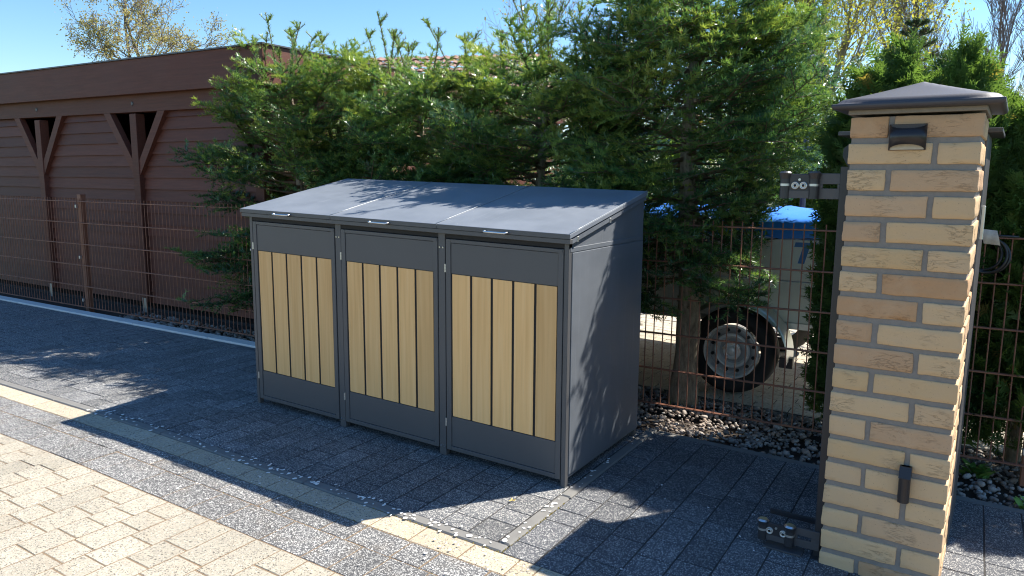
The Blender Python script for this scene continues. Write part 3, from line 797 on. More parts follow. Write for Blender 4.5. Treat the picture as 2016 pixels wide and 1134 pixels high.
# steel gate column behind the pillar with an overhanging top plate, and the hinges
gp = empty('gate_post', (1.19, .62, gz(1.2)), 'dark grey steel gate post standing behind the brick pillar', 'gate post')
MB().box(.958, 1.384, .405, .83, gz(1.2)-.04, 1.470, .003).map(rotp).build('shaft', 'gate_metal', gp)
MB().box(.905, 1.425, .395, .85, 1.4705, 1.486, .002).map(rotp).build('top_plate', 'gate_metal', gp)
m = MB(); m.poly([(.958, 1.455), (.958, 1.34), (.936, 1.365), (.920, 1.395), (.922, 1.425)], .43, .445); m.map(rotp).build('gusset', 'gate_metal_dark', gp)
MB().box(1.384, 1.396, .45, .475, 1.10, 1.22, .002).map(rotp).build('latch_bar', 'zinc', gp)
MB().box(.992, 1.0185, .02, .16, gz(1.0)-.02, 1.35, .001).map(rotp).build('hinge_strip', 'gate_metal_dark', gp)
def hinge(name, zc, y, x_end, label, s=1.0, dz=0.0, gap=.112):
    h = empty(name, (x_end, y, zc), label, 'hinge', 'heavy gate hinges beside the pillar')
    H = .043*s
    # arm plate with slot
    xa_ = x_end-.125; arm = MB()
    arm.box(xa_, x_end, y, y+.010, zc-H, zc-.007, .001); arm.box(xa_, x_end, y, y+.010, zc+.007, zc+H, .001)
    arm.box(xa_, xa_+.050, y, y+.010, zc-.007, zc+.007); arm.box(x_end-.028, x_end, y, y+.010, zc-.007, zc+.007)
    arm.map(rotp).build('arm', 'gate_metal', h)
    # bracket plate in front and two barrels
    xb_ = x_end-.205
    MB().box(xb_+.012, xb_+.115, y-.014, y-.004, zc-H+.002, zc+H-.002, .002).map(rotp).build('bracket', 'gate_metal_dark', h)
    MB().box(xb_+.012, xb_+.115, y-.016, y-.0142, zc-H+.002, zc-H*.35, .0008).map(rotp).build('bracket_plate', 'gate_metal', h)
    for xx in (xb_+.010, xb_+.105):
        b = MB().cyl((xx, y-.010, zc-H), (xx, y-.010, zc+H*.55), .0165, n=20); b.cyl((xx, y-.010, zc+H*.55), (xx, y-.010, zc+H*1.02), .0165, .0215, n=20)
        b = b.map(rotp).build('barrel', 'gate_metal_dark', h)
        MB().cyl((xx, y-.010, zc+H*1.02), (xx, y-.010, zc+H*1.02+.006), .021, .015, n=20).map(rotp).build('barrel_cap', 'gate_metal' if s > .9 else 'steel', b)
        MB().cyl((xx, y-.010, zc+.000), (xx, y-.010, zc+.008), .0172, n=20).map(rotp).build('ring', 'zinc', b)
    for xx in ((xb_+.045, xb_+.072) if s > .9 else (xb_+.036, xb_+.084)):
        b = MB().lathe([(0.0002, -.0205), (.0045, -.0205), (.005, -.0185), (.0085, -.0185), (.0092, -.0200), (.0125, -.0200), (.0128, -.0142)], (xx, y, zc+(.002 if s > .9 else .004)), 'Y', 20)
        b = b.map(rotp).build('bolt', 'zinc', h, True)
        MB().cyl((xx, y-.0222, zc+(.002 if s > .9 else .004)), (xx, y-.0180, zc+(.002 if s > .9 else .004)), .0048, n=6).map(rotp).build('socket', 'gap_black', b)
    MB().cyl((xb_+.0585, y-.0185, zc+.022*s), (xb_+.0585, y-.012, zc+.022*s), .0042, n=12).map(rotp).build('set_screw', 'zinc', h)
    return h
hinge('pivot_bracket', 1.285, .030, 1.012, 'heavy black adjustable gate hinge high on the pillar, left side')
h2 = hinge('pivot_bracket', .034, .010, 1.012, 'heavy black gate hinge low beside the pillar near the paving', .82)
MB().box(.80, .97, .16, .172, .028, .046, .001).map(rotp).build('back_arm', 'gate_metal_dark', h2)
MB().box(.83, .96, -.03, .03, gz(.9)+.001, gz(.9)+.007, .001).map(rotp).build('base_plate', 'gate_metal', h2)

# coiled cable with a paper band
cc_ = empty('cable_coil', (1.443, 1.10, 1.0), 'coil of black cable hung on the fence with a paper band', 'cable')
for k, (dx, r, dz) in enumerate(((0, .074, 0), (.014, .070, -.004), (-.012, .068, .003))):
    pts = [(1.442+dx+r*math.cos(a), 1.085+.008*k+.006*math.sin(3*a), .992+dz+r*1.02*math.sin(a)) for a in np.linspace(0, 2*math.pi, 40, endpoint=False)]
    MB().tube(pts, .0058, 8, True).build('loop', 'cable_black', cc_, True)
MB().tube([(1.35, 1.085, 1.092), (1.39, 1.078, 1.086), (1.44, 1.075, 1.080), (1.5, 1.075, 1.076), (1.55, 1.08, 1.075)], .0055, 8).build('cable_end', 'cable_black', cc_, True)
m = MB(); bm = m.bm; g = []
for i in range(7):
    for k in range(5):
        x = 1.412+.06*i/6 + .004*k; z = 1.105 - .062*k/4 - .006*i/6; y = 1.066 - .012*math.sin(math.pi*k/4) + .004*math.sin(i*1.7+k)
        g.append(bm.verts.new((x, y, z)))
for i in range(6):
    for k in range(4): bm.faces.new((g[i*5+k], g[i*5+k+1], g[(i+1)*5+k+1], g[(i+1)*5+k]))
m.build('paper_band', 'paper', cc_, True)
# seedling weeds at the right fence
def weed(name, x, y, n, L, seed, label, mat='weed_green'):
    rr = random.Random(seed); m = MB(); bm = m.bm
    for _ in range(n):
        a = rr.uniform(0, 6.28); l = L*rr.uniform(.5, 1.1); px, py = x+rr.uniform(-.05, .05), y+rr.uniform(-.03, .03); w = l*.16
        z = gz(x)-.02; d = Vector((math.cos(a), math.sin(a), 0)); s_ = Vector((-d.y, d.x, 0)); prev = None
        for k in range(5):
            q = k/4; c = Vector((px, py, z)) + d*l*.7*q + Vector((0, 0, l*(q*1.0-.45*q*q))); ww = w*math.sin(math.pi*(.12+.84*q))
            cur = (bm.verts.new(c-s_*ww), bm.verts.new(c+s_*ww))
            if prev: bm.faces.new((prev[0], prev[1], cur[1], cur[0]))
            prev = cur
    return tag(m.build(name, mat, None, True), label, 'weed')
weed('weed', 1.49, 1.27, 34, .10, 3, 'leafy green weed growing in the pebbles right of the pillar')
weed('weed', 1.68, .98, 26, .07, 4, 'small bright weed at the foot of the right fence post')
weed('weed', -.02, 1.40, 6, .05, 6, 'tiny seedling at the foot of the fir trunk')

# ------------------------------------------------------------------ trailer behind the firs
TY = 2.06
tr = empty('trailer', (.1, 2.6, 0), 'white box trailer under a bright blue tarpaulin behind the fence', 'trailer')
for (z0, z1) in ((.43, .685), (.690, .945)):
    MB().box(-1.25, 1.05, TY, TY+.03, z0, z1, .004).build('side_board', 'trailer_side', tr)
MB().box(-1.25, -1.22, TY+.03, TY+1.15, .43, .945).build('end_board', 'trailer_side', tr)
MB().box(1.02, 1.05, TY+.03, TY+1.15, .43, .945).build('end_board', 'trailer_side', tr)
MB().box(-1.25, 1.05, TY+1.15, TY+1.18, .43, .945).build('side_board', 'trailer_side', tr)
MB().box(-1.24, 1.04, TY+.01, TY+1.17, .395, .43).build('floor', 'zinc', tr)
MB().box(-1.26, 1.06, TY-.004, TY+.034, .390, .432, .003).build('bottom_rail', 'zinc', tr)
m = MB(); bm = m.bm
nx, ny = 24, 10; g = {}
for i in range(nx+1):
    for k in range(ny+1):
        x = -1.29+2.38*i/nx; y = TY-.03+1.24*k/ny
        z = 1.060 + .05*math.sin(math.pi*k/ny)**.7 + .012*math.sin(i*1.3) + .006*math.sin(i*2.9+k)
        if k in (0, ny): z = 1.050
        g[i, k] = bm.verts.new((x, y, z))
for i in range(nx):
    for k in range(ny): bm.faces.new((g[i, k], g[i+1, k], g[i+1, k+1], g[i, k+1]))
low = [bm.verts.new((-1.29+2.38*i/nx, TY-.034-.006*(i % 2), .955+.008*math.sin(i*2.1))) for i in range(nx+1)]
for i in range(nx): bm.faces.new((low[i], low[i+1], g[i+1, 0], g[i, 0]))
for i0 in (0, nx):
    lw = [low[i0]] + [bm.verts.new((-1.29+2.38*i0/nx, TY-.03+1.24*k/ny, .96)) for k in range(1, ny+1)]
    for k in range(ny): bm.faces.new((lw[k], lw[k+1], g[i0, k+1], g[i0, k]))
m.build('tarpaulin', 'tarp_blue', tr, True)
MB().tube([(.25, TY-.006, .93), (.45, TY-.008, .955), (.62, TY-.008, .972), (.8, TY-.006, .95)], .004, 5).build('tarp_cord', 'black_plastic', tr)
# lettering, slanted
def para(m, x, z, w, h, sl=.25): m.poly([(x, z), (x+w, z), (x+w+h*sl, z+h), (x+h*sl, z+h)], TY-.003, TY-.0005)
lt = MB(); para(lt, .498, .800, .038, .100); para(lt, .472, .900, .128, .028); lt.build('lettering', 'trailer_blue', tr)
lt = MB(); para(lt, .602, .800, .03, .08); para(lt, .632, .800, .04, .02); para(lt, .639, .830, .035, .018); para(lt, .647, .860, .04, .02); lt.build('lettering', 'trailer_blue', tr)
wc = (.172, 1.90, .245)
wh = MB().lathe([(.165, .055), (.172, .02), (.185, -.035), (.235, -.038), (.262, -.018), (.268, .03), (.268, .09), (.258, .13), (.165, .14)], wc, 'Y', 48).build('wheel', 'rubber', tr, True)
rim_ = MB().lathe([(.172, -.030), (.168, -.040), (.160, -.038), (.154, -.010), (.148, .022)], wc, 'Y', 48).build('rim', 'rim_silver', wh, True)
MB().lathe([(.1485, .022), (.120, .026), (.1105, .004)], wc, 'Y', 48).build('disc', 'rim_shade', wh, True)
MB().lathe([(.1105, .004), (.104, -.010), (.097, -.011), (.089, .004), (.082, .020)], wc, 'Y', 48).build('disc_ring', 'rim_silver', wh, True)
MB().lathe([(.082, .020), (.064, .016), (.056, .002)], wc, 'Y', 48).build('disc', 'rim_shade', wh, True)
MB().lathe([(.056, .002), (.050, -.004), (.036, -.004), (.034, .006), (.031, .006), (.030, -.016), (.026, -.022), (.012, -.024), (.0005, -.025)], wc, 'Y', 48).build('hub', 'rim_silver', wh, True)
for k in range(12):
    a = 2*math.pi*(k+.5)/12; x, z = wc[0]+.131*math.cos(a), wc[2]+.131*math.sin(a)
    MB().cyl((x, wc[1]+.014, z), (x, wc[1]+.032, z), .0105, n=12).build('vent_hole', 'gap_black', wh)
for k in range(5):
    a = 2*math.pi*k/5 + .3; x, z = wc[0]+.049*math.cos(a), wc[2]+.049*math.sin(a)
    MB().cyl((x, wc[1]-.016, z), (x, wc[1]+.010, z), .0095, n=8).build('lug_bolt', 'steel', wh)
m = MB(); bm = m.bm; pr = None
for k in range(29):
    a = math.radians(-8 + 196*k/28)
    r_ = .318; x, z = wc[0]+r_*1.06*math.cos(a), wc[2]+r_*math.sin(a)
    cur = [bm.verts.new((x, y, z + dz)) for y, dz in ((1.855, -.02), (1.862, .0), (1.90, .012), (2.0, .012), (2.058, .0))]
    if pr:
        for q in range(4): bm.faces.new((pr[q], pr[q+1], cur[q+1], cur[q]))
    pr = cur
m.build('mudguard', 'zinc', tr, True)
MB().box(.45, .53, 1.93, 1.99, .17, .235, .004).build('jack_foot', 'gate_metal_dark', tr)
MB().cyl((wc[0], 2.0, .245), (wc[0], 3.1, .245), .03, n=10).build('axle', 'gate_metal_dark', tr)
w2 = MB().lathe([(.165, -.055), (.235, .038), (.262, .018), (.268, -.03), (.268, -.09), (.258, -.13), (.165, -.14)], (wc[0], 3.33, .245), 'Y', 32).build('wheel', 'rubber', tr, True)

# ------------------------------------------------------------------ carport
CY = 1.46
cp = empty('carport', (-6, 3.5, .0), 'dark red-brown stained wooden carport with board walls on the left', 'carport')
zbm0, zbm1 = 1.862, 2.028      # beam
def slopez(x): return .008*(-3.5-x)           # the roof rises a little to the left
def bx(x0, x1, y0, y1, z0, z1, name, b=.003):
    m = MB().box(x0, x1, y0, y1, z0, z1, b)
    if z0 > 1.5 or z1 > 2.2: m.map(lambda c: (c.x, c.y, c.z + slopez(c.x)))
    return m.build(name, 'stained_wood', cp)
bx(-10.5, -3.50, CY-.015, CY+.085, zbm0, zbm1, 'beam')
bx(-10.6, -3.42, CY-.085, CY-.055, 2.015, 2.318, 'fascia')
bx(-3.45, -3.42, CY-.055, 6.8, 2.015, 2.316, 'fascia')
bx(-10.6, -3.45, CY-.05, 6.8, 2.20, 2.26, 'roof_deck')
MB().box(-10.62, -3.405, CY-.10, 6.8, 2.318, 2.330).map(lambda c: (c.x, c.y, c.z + slopez(c.x))).build('roof_edge_trim', 'gate_metal', cp)
cposts = [-3.58, -5.29, -7.00, -8.71, -10.4]
for x in cposts:
    bx(x-.05, x+.05, CY-.03, CY+.06, .10, zbm0, 'post')
    MB().box(x-.03, x+.03, CY-.035, CY-.031, .0, .14).build('post_foot', 'zinc', cp)
    for sgn in (-1, 1):
        if x == -3.58 and sgn > 0: continue
        m = MB(); w = .052
        zl, zh, dxx = 1.36, zbm0, .42
        m.poly([(x+sgn*.05, zl-.06), (x+sgn*.05, zl+.075), (x+sgn*(dxx-.045), zh), (x+sgn*(dxx+.06), zh)], CY-.022, CY+.035)
        m.map(lambda c: (c.x, c.y, c.z + (slopez(c.x) if c.z > 1.6 else 0)))
        m.build('brace', 'stained_wood', cp)
    for q in (1,):
        MB().cyl((x-.01, CY-.0155, 1.94+slopez(x)), (x-.01, CY-.022, 1.94+slopez(x)), .02, .014, 12).build('bolt', 'gate_metal', cp)
# boards, each lapping over the one below; upper ones end behind the braces
pit = .108
for a, b in zip(cposts[1:], cposts):
    k = 0; z = .09
    while z < zbm0 - .01:
        z1 = min(z+pit+.012, zbm0+.03)
        def inset(zz): return max(0, (zz-1.33)/(zbm0-1.33))*.43 if zz > 1.33 else 0
        xl0, xl1 = a+.04+inset(z), a+.04+inset(z1); xr0, xr1 = b-.04-inset(z), b-.04-inset(z1)
        if b == -3.58: xr0 = xr1 = b-.04
        jz = R.uniform(-.003, .003)
        m = MB(); bm = m.bm
        yb, yt = CY+.012, CY+.030
        P8 = [bm.verts.new(q) for q in ((xl0, yb, z+jz), (xr0, yb, z+jz), (xr1, yt, z1+jz), (xl1, yt, z1+jz), (xl0, yb+.016, z+jz), (xr0, yb+.016, z+jz), (xr1, yt+.016, z1+jz), (xl1, yt+.016, z1+jz))]
        for f in ((0, 1, 2, 3), (7, 6, 5, 4), (0, 4, 5, 1), (3, 2, 6, 7), (1, 5, 6, 2), (0, 3, 7, 4)): bm.faces.new([P8[q] for q in f])
        m.build('board', 'stained_wood', cp); z += pit; k += 1
# inside: rear wall, side wall, floor
bx(-10.4, -3.58, 6.5, 6.55, .05, 2.24, 'rear_wall', 0); bx(-10.45, -10.4, CY+.06, 6.5, .05, 2.24, 'end_wall', 0)
for x in (-3.58,):
    z = .09
    while z < 2.0:
        bx(x-.02, x+.0, CY+.06, 6.5, z, z+.118, 'board', .002); z += .12
bx(-3.62, -3.58, CY+.03, 6.5, 1.95, 2.03, 'beam')
MB().box(-10.4, -3.6, CY+.05, 6.5, -.05, .03).build('floor', 'joint_dark', cp)

# ------------------------------------------------------------------ firs
def frame(T):
    up = np.tile([0., 0., 1.], (len(T), 1)); side = np.cross(T, up); n = np.linalg.norm(side, axis=1, keepdims=True)
    bad = n[:, 0] < .15; side[bad] = np.cross(T[bad], [1., 0, 0]); n = np.linalg.norm(side, axis=1, keepdims=True)
    side /= n; u = np.cross(side, T); return side, u
def needles(segs, tint, rng, per=42, nl=.031, nw=.0060, lo=-0.5, hi=3.64, fwd=(.35, .95)):
    """segs: (S,6) start,end; one triangle for each needle"""
    P0 = segs[:, :3]; D = segs[:, 3:]-P0; L = np.linalg.norm(D, axis=1, keepdims=True); T = D/L
    side, up = frame(T); Sn = len(segs)
    a = rng.uniform(0, 1, (Sn, per)); th = rng.uniform(lo, hi, (Sn, per)); el = rng.uniform(*fwd, (Sn, per))
    ln = nl*rng.uniform(.75, 1.2, (Sn, per))
    rad = np.cos(th)[..., None]*side[:, None]+np.sin(th)[..., None]*up[:, None]
    d = rad*np.cos(el)[..., None] + T[:, None]*np.sin(el)[..., None]
    base = P0[:, None]+D[:, None]*a[..., None]
    tip = base + d*ln[..., None]
    # width direction: mostly flat, facing up/outwards
    wv = np.cross(d, rad*.25 + up[:, None]*.9 + rng.normal(0, .25, (Sn, per, 3))); wv /= np.linalg.norm(wv, axis=2, keepdims=True)+1e-9
    V = np.stack([base-wv*nw/2, tip, base+wv*nw/2], 2).reshape(-1, 3)
    n = Sn*per; Fc = (np.arange(n)[:, None]*3+np.array([0, 1, 2])).astype(np.int32)
    tt = np.clip(np.repeat(tint, per) + rng.normal(0, .07, n), 0, 1)
    return V, Fc, tt
def tubes(segs, r0, r1, n=4):
    segs = np.asarray(segs, float); P0 = segs[:, :3]; P1 = segs[:, 3:]; D = P1-P0; T = D/(np.linalg.norm(D, axis=1, keepdims=True)+1e-9)
    side, up = frame(T); ang = np.arange(n)*2*np.pi/n
    ring = np.cos(ang)[None, :, None]*side[:, None]+np.sin(ang)[None, :, None]*up[:, None]
    V = np.concatenate([P0[:, None]+ring*np.asarray(r0)[:, None, None], P1[:, None]+ring*np.asarray(r1)[:, None, None]], 1)
    k = np.arange(n); q = np.stack([k, (k+1) % n, (k+1) % n+n, k+n], 1)
    Fc = (np.arange(len(segs))[:, None, None]*2*n + q[None]).reshape(-1, 4)
    return V.reshape(-1, 3), Fc.astype(np.int32)
def unit(v): return v/(np.linalg.norm(v)+1e-9)
def fir(base, H, Lmax, seed, label, trunk_r=.07, lo_z=.45, ymin=.86, zfoot=(.22, 0.0), xlim=(-9, 9), lean=(0, 0), tops=10, density=1.0, zcut=None):
    rng = np.random.default_rng(seed); bx_, by_ = base; bz = -.05
    o = empty('fir_tree', (bx_, by_, bz), label, 'fir', 'row of firs behind the fence')
    twig = []; tr_ = []; wood = []; wr = []; tips = []
    SEG = .068
    def trunk_pos(z): return np.array([bx_+lean[0]*z+.02*math.sin(z*3+seed), by_+lean[1]*z+.02*math.cos(z*2.3+seed), z])
    def ok(p):
        yl = max(ymin, .38 + .697*(p[2]-1.17)) + .09*math.sin(p[0]*3.1+seed) + .07*math.sin(p[0]*7.7+p[2]*5)
        return p[1] > yl and xlim[0] < p[0] < (xlim[1] if p[2] > 1.28 or xlim[1] > 5 else xlim[1]-.30+.1*math.sin(p[2]*11)) and p[2] > zfoot[0] + zfoot[1]*max(0, p[1]-1.2) and (zcut is None or p[2] < zcut + .10*math.sin(p[0]*9+seed)+.08*math.sin(p[0]*23))
    def shoot(p, d, L, level, droop, base_t, roll=0.0):
        n = max(1, int(round(L/SEG))); sl = L/n; p = p.copy(); d = unit(d)
        for i in range(n):
            d = unit(d + np.array([0, 0, droop]) + rng.normal(0, .028, 3))
            q = p+d*sl
            if not ok(q): return
            if noise.noise(Vector((q[0]*3.4+seed, q[1]*3.4, q[2]*4.6))) < -.40: return
            frac = (i+1)/n
            young = frac if level > 0 else max(0, (L-(i+1)*sl < .16)*.9)
            twig.append(np.concatenate([p, q]))
            tr_.append(np.clip(base_t + .34*(young > .6) + rng.normal(0, .07), 0, 1))
            wood.append(np.concatenate([p, q])); rem = L-i*sl
            wr.append((.0018+.006*max(0, rem-.1), .0018+.006*max(0, rem-sl-.1)))
            if level < 2:
                rem2 = L-(i+1)*sl
                ll = (.66 if level == 0 else .55)*rem2 + (.07 if level == 0 else .04)
                if level == 0: ll = min(ll, .42)
                if ll > .05 and (i >= 1 if level == 0 else (i % 2 == 0 or ll > .12)):
                    sv = np.cross(d, [0, 0, 1.]); sv = unit(sv) if np.linalg.norm(sv) > .1 else np.array([1., 0, 0]); sv = sv*math.cos(roll)+np.cross(sv, d)*math.sin(roll)
                    for sg in (-1, 1):
                        if rng.random() < (.74 if level == 0 else .85)*density:
                            an = math.radians(rng.uniform(42, 62))
                            dd = d*math.cos(an)+sv*sg*math.sin(an)+np.array([0, 0, rng.normal(.02, .16)])
                            shoot(q, dd, ll*rng.uniform(.7, 1.15), level+1, droop*.6-.02, base_t, roll+rng.normal(0, .3))
            p = q
        tips.append((p, d))
    z = lo_z; ph = rng.uniform(0, 6)
    while z < H-.05:
        f = (z-lo_z)/(H-lo_z)
        prof = (0.80 + .35*math.sin(math.pi*min(1, f*1.25)*.8)) * (1 - .40*max(0, f-.55)/.45)
        nb = int(rng.integers(5, 8)) if f < .8 else 6
        for k in range(nb):
            az = ph + 2*math.pi*k/nb + rng.normal(0, .2)
            L = Lmax*prof*rng.uniform(.72, 1.12)
            L = min(L, .95*Lmax + .1)
            el = math.radians(-14 + 38*f**1.2 + rng.normal(0, 7))
            d = np.array([math.cos(az)*math.cos(el), math.sin(az)*math.cos(el), math.sin(el)])
            p = trunk_pos(z + rng.normal(0, .03)); bt = .24 + .34*f + rng.normal(0, .13)
            # bare inner part
            ins = L*.10; q = p+d*ins
            wood.append(np.concatenate([p, q])); wr.append((.006+.010*L, .004+.007*L))
            shoot(q, d, L-ins, 0, .012 if f < .5 else .03, bt, rng.normal(0, .28))
        z += rng.uniform(.054, .080)/density; ph += 1.1
    for k in range(tops):                                  # upright leading shoots at the top
        az = rng.uniform(0, 6.28); rad_ = rng.uniform(0, .5)*Lmax
        p = trunk_pos(H-.22*rad_/max(.1, Lmax) + .05) + np.array([math.cos(az)*rad_, math.sin(az)*rad_*.6, 0])
        d = np.array([rng.normal(0, .28), rng.normal(0, .25), 1.])
        zc0 = zcut; 
        L = rng.uniform(.22, .48); n = int(L/SEG)+1; q = p.copy()
        for i in range(n):
            d = unit(d+rng.normal(0, .06, 3)); q2 = q+d*SEG
            twig.append(np.concatenate([q, q2])); tr_.append(rng.uniform(.6, .95)); wood.append(np.concatenate([q, q2])); wr.append((.0045, .003)); q = q2
            if i == n-2:
                for sg in range(3):
                    a = rng.uniform(0, 6.28); e = q + unit(np.array([math.cos(a), math.sin(a), .9]))*SEG*1.1
                    twig.append(np.concatenate([q, e])); tr_.append(.8); wood.append(np.concatenate([q, e])); wr.append((.003, .002)); tips.append((e, e-q))
        tips.append((q, d))
    segs = np.array(twig); tr_ = np.array(tr_)
    # needle density falls with distance from the camera-facing side
    back = segs[:, 1] > by_+.22
    V, Fc, tt = needles(segs[~back], tr_[~back], rng, per=FIR_PER)
    if back.any():
        V2, F2, t2 = needles(segs[back], tr_[back], rng, per=max(8, FIR_PER//2), nw=.0085)
        Fc = np.concatenate([Fc, F2+len(V)]); V = np.concatenate([V, V2]); tt = np.concatenate([tt, t2])
    np_obj('crown', V, Fc, 'fir_needle', o, False, tt)['kind'] = 'stuff'
    wr_ = np.array(wr); keep = wr_[:, 0] > .0021; V, Fc = tubes(np.array(wood)[keep], wr_[keep, 0], wr_[keep, 1], 3)
    np_obj('branches', V, Fc, 'twig_bark', o, True)
    # trunk with slight flare and knots
    m = MB(); zs = np.linspace(-.06, H-.12, 26); pts = []; rad = []
    for zz in zs:
        pts.append(trunk_pos(zz)); f = max(0, (zz+.06)/(H))
        rad.append(trunk_r*((1-f)**.8*.95+.12) * (1+.35*math.exp(-(zz+.06)*14)) * (1+.06*math.sin(zz*17+seed)))
    m.tube(pts, rad, 14); m.build('trunk', 'fir_bark', o, True)
    # brown buds at shoot ends near the top
    bv = []; bf = []
    for (p, d) in tips:
        if p[2] > H-.55 and rng.random() < .5:
            k = len(bv); r_ = rng.uniform(.003, .0055); d = unit(np.asarray(d))
            for w_ in ((1, 0, 0), (0, 1, 0), (-1, 0, 0), (0, -1, 0)): bv.append(p+np.array(w_)*r_)
            bv.append(p+d*r_*2.2); bv.append(p-d*r_)
            for q in range(4): bf.append((k+q, k+(q+1) % 4, k+4)); bf.append((k+(q+1) % 4, k+q, k+5))
    if bv: np_obj('buds', np.array(bv), np.array(bf), 'bud_brown', o)['kind'] = 'stuff'
    print('FIR', seed, len(segs), 'segs', len(Fc) if False else 0)
    return o
FIR_PER = 26
fir((-3.12, 1.42), 2.02, 1.22, 11, 'leftmost fir of the row, spreading in front of the carport corner', .055, .30, .95, (.2, 0), (-4.85, -1.6), tops=15)
fir((-2.08, 1.62), 1.98, 1.02, 22, 'second fir from the carport, behind the left half of the bin shelter', .055, .45, .98, tops=15)
fir((-1.02, 1.58), 2.02, 1.04, 33, 'third fir from the carport, behind the right half of the bin shelter', .06, .55, .97, tops=15)
fir((-0.005, 1.50), 2.40, 1.08, 44, 'rightmost fir of the row with a thick pale trunk beside the trailer wheel', .074, .62, .92, (.56, .42), (-3, .74), tops=15)

# ------------------------------------------------------------------ thuja hedge plants
def spray_templates(rng, n=10):
    out = []
    for _ in range(n):
        V = []; Fc = []
        def blade(p, d, L, w):
            d = d/np.linalg.norm(d); s_ = np.array([-d[1], d[0], 0]); k = len(V)
            bow = rng.normal(0, .006)
            V.extend([p+s_*w*.9, p+d*L+[0, 0, bow], p-s_*w*.9]); Fc.append((k, k+1, k+2))
        L = .13; blade(np.zeros(3), np.array([1., 0, 0]), L, .0035)
        for i in range(7):
            x = L*(.12+.12*i); ll = .062*(1-.55*i/7)*rng.uniform(.8, 1.2)
            for sg in (-1, 1):
                a = rng.uniform(.55, .85); d = np.array([math.cos(a), sg*math.sin(a), rng.normal(0, .12)]); p = np.array([x, 0, 0])
                blade(p, d, ll, .0058)
                e = a*sg + rng.choice([-.7, .7]); blade(p+d*ll*.45, np.array([math.cos(e), math.sin(e), rng.normal(0, .1)]), ll*.45, .0045)
        out.append((np.array(V, float), np.array(Fc)))
    return out
_rng = np.random.default_rng(99); TPL = spray_templates(_rng)
def thuja(cx, cy, rx, ry, H, n, seed, label, zlo=.06, tint0=.4, group='thuja hedge plants beside the pillar', scale=1.0):
    rng = np.random.default_rng(seed); o = empty('thuja_shrub', (cx, cy, -.05), label, 'shrub', group)
    Vs = []; Fs = []; Ts = []; k = 0
    for _ in range(n):
        f = rng.random()**.85; z = zlo+(H-zlo)*f
        az = rng.uniform(0, 2*math.pi); z *= 1+.05*math.sin(az*3+seed*2)+.03*math.sin(az*7+seed); prof = (1-.6*max(0, f-.75)/.25)*(1+.08*math.sin(z*9+seed+az*2))
        rr_ = rng.uniform(.62, 1.0)**.6*(1+rng.normal(0, .05))
        p = np.array([cx+rx*prof*rr_*math.cos(az), cy+ry*prof*rr_*math.sin(az), z])
        out = np.array([math.cos(az), math.sin(az), 0.])
        d = unit(out*rng.uniform(.25, .9)+np.array([0, 0, rng.uniform(.35, 1.1)])+rng.normal(0, .22, 3))
        s_ = unit(np.cross(d, rng.normal(0, 1, 3)+np.array([0, 0, .3]))); u_ = np.cross(d, s_)
        V, Fc = TPL[rng.integers(len(TPL))]; sc_ = scale*rng.uniform(.75, 1.25)
        Vs.append(p+sc_*(V[:, :1]*d+V[:, 1:2]*s_+V[:, 2:]*u_)); Fs.append(Fc+k); k += len(V)
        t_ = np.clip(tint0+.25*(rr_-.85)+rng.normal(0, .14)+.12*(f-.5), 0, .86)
        if rng.random() < .02: t_ = 1.0
        Ts.append(np.full(len(Fc), t_))
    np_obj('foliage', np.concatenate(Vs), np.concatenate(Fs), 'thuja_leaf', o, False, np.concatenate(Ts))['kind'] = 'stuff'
    m = MB().tube([(cx, cy, -.05), (cx+.01, cy, H*.5), (cx, cy, H*.85)], [.035, .025, .01], 8); m.build('stem', 'fir_bark', o, True)
    # inner dead twigs give the shrub its dark core
    sg = []
    for _ in range(420):
        z = rng.uniform(.1, H*.92); az = rng.uniform(0, 6.28); L = rx*rng.uniform(.5, .9)
        sg.append([cx, cy, z, cx+L*math.cos(az), cy+ry/rx*L*math.sin(az), z+.25*L])
    V, Fc = tubes(np.array(sg), np.full(len(sg), .004), np.full(len(sg), .0015), 3); np_obj('twigs', V, Fc, 'twig_bark', o)
thuja(.95, 1.50, .19, .25, 1.74, 2600, 1, 'slim dark thuja at the left of the pillar behind the fence', tint0=.28)
thuja(1.20, 1.54, .33, .33, 1.78, 4200, 2, 'tall thuja directly behind the brick pillar', tint0=.26)
thuja(1.64, 1.58, .33, .33, 1.58, 4600, 3, 'sunlit thuja right of the brick pillar behind the cable coil', tint0=.40)
thuja(2.12, 1.62, .32, .32, 1.44, 1500, 4, 'thuja at the right end of the hedge', tint0=.5)
for k, (x, y, h) in enumerate(((-3.2, 8.2, 1.9), (-1.4, 8.6, 2.0), (.4, 8.4, 1.9))):
    thuja(x, y, 1.0, .7, h, 420, 50+k, ('far hedge shrub seen between the left firs', 'far hedge shrub behind the trailer, left of its middle', 'far hedge shrub behind the right half of the trailer')[k], tint0=.45, group='far hedge shrubs behind the trailer', scale=3.6)
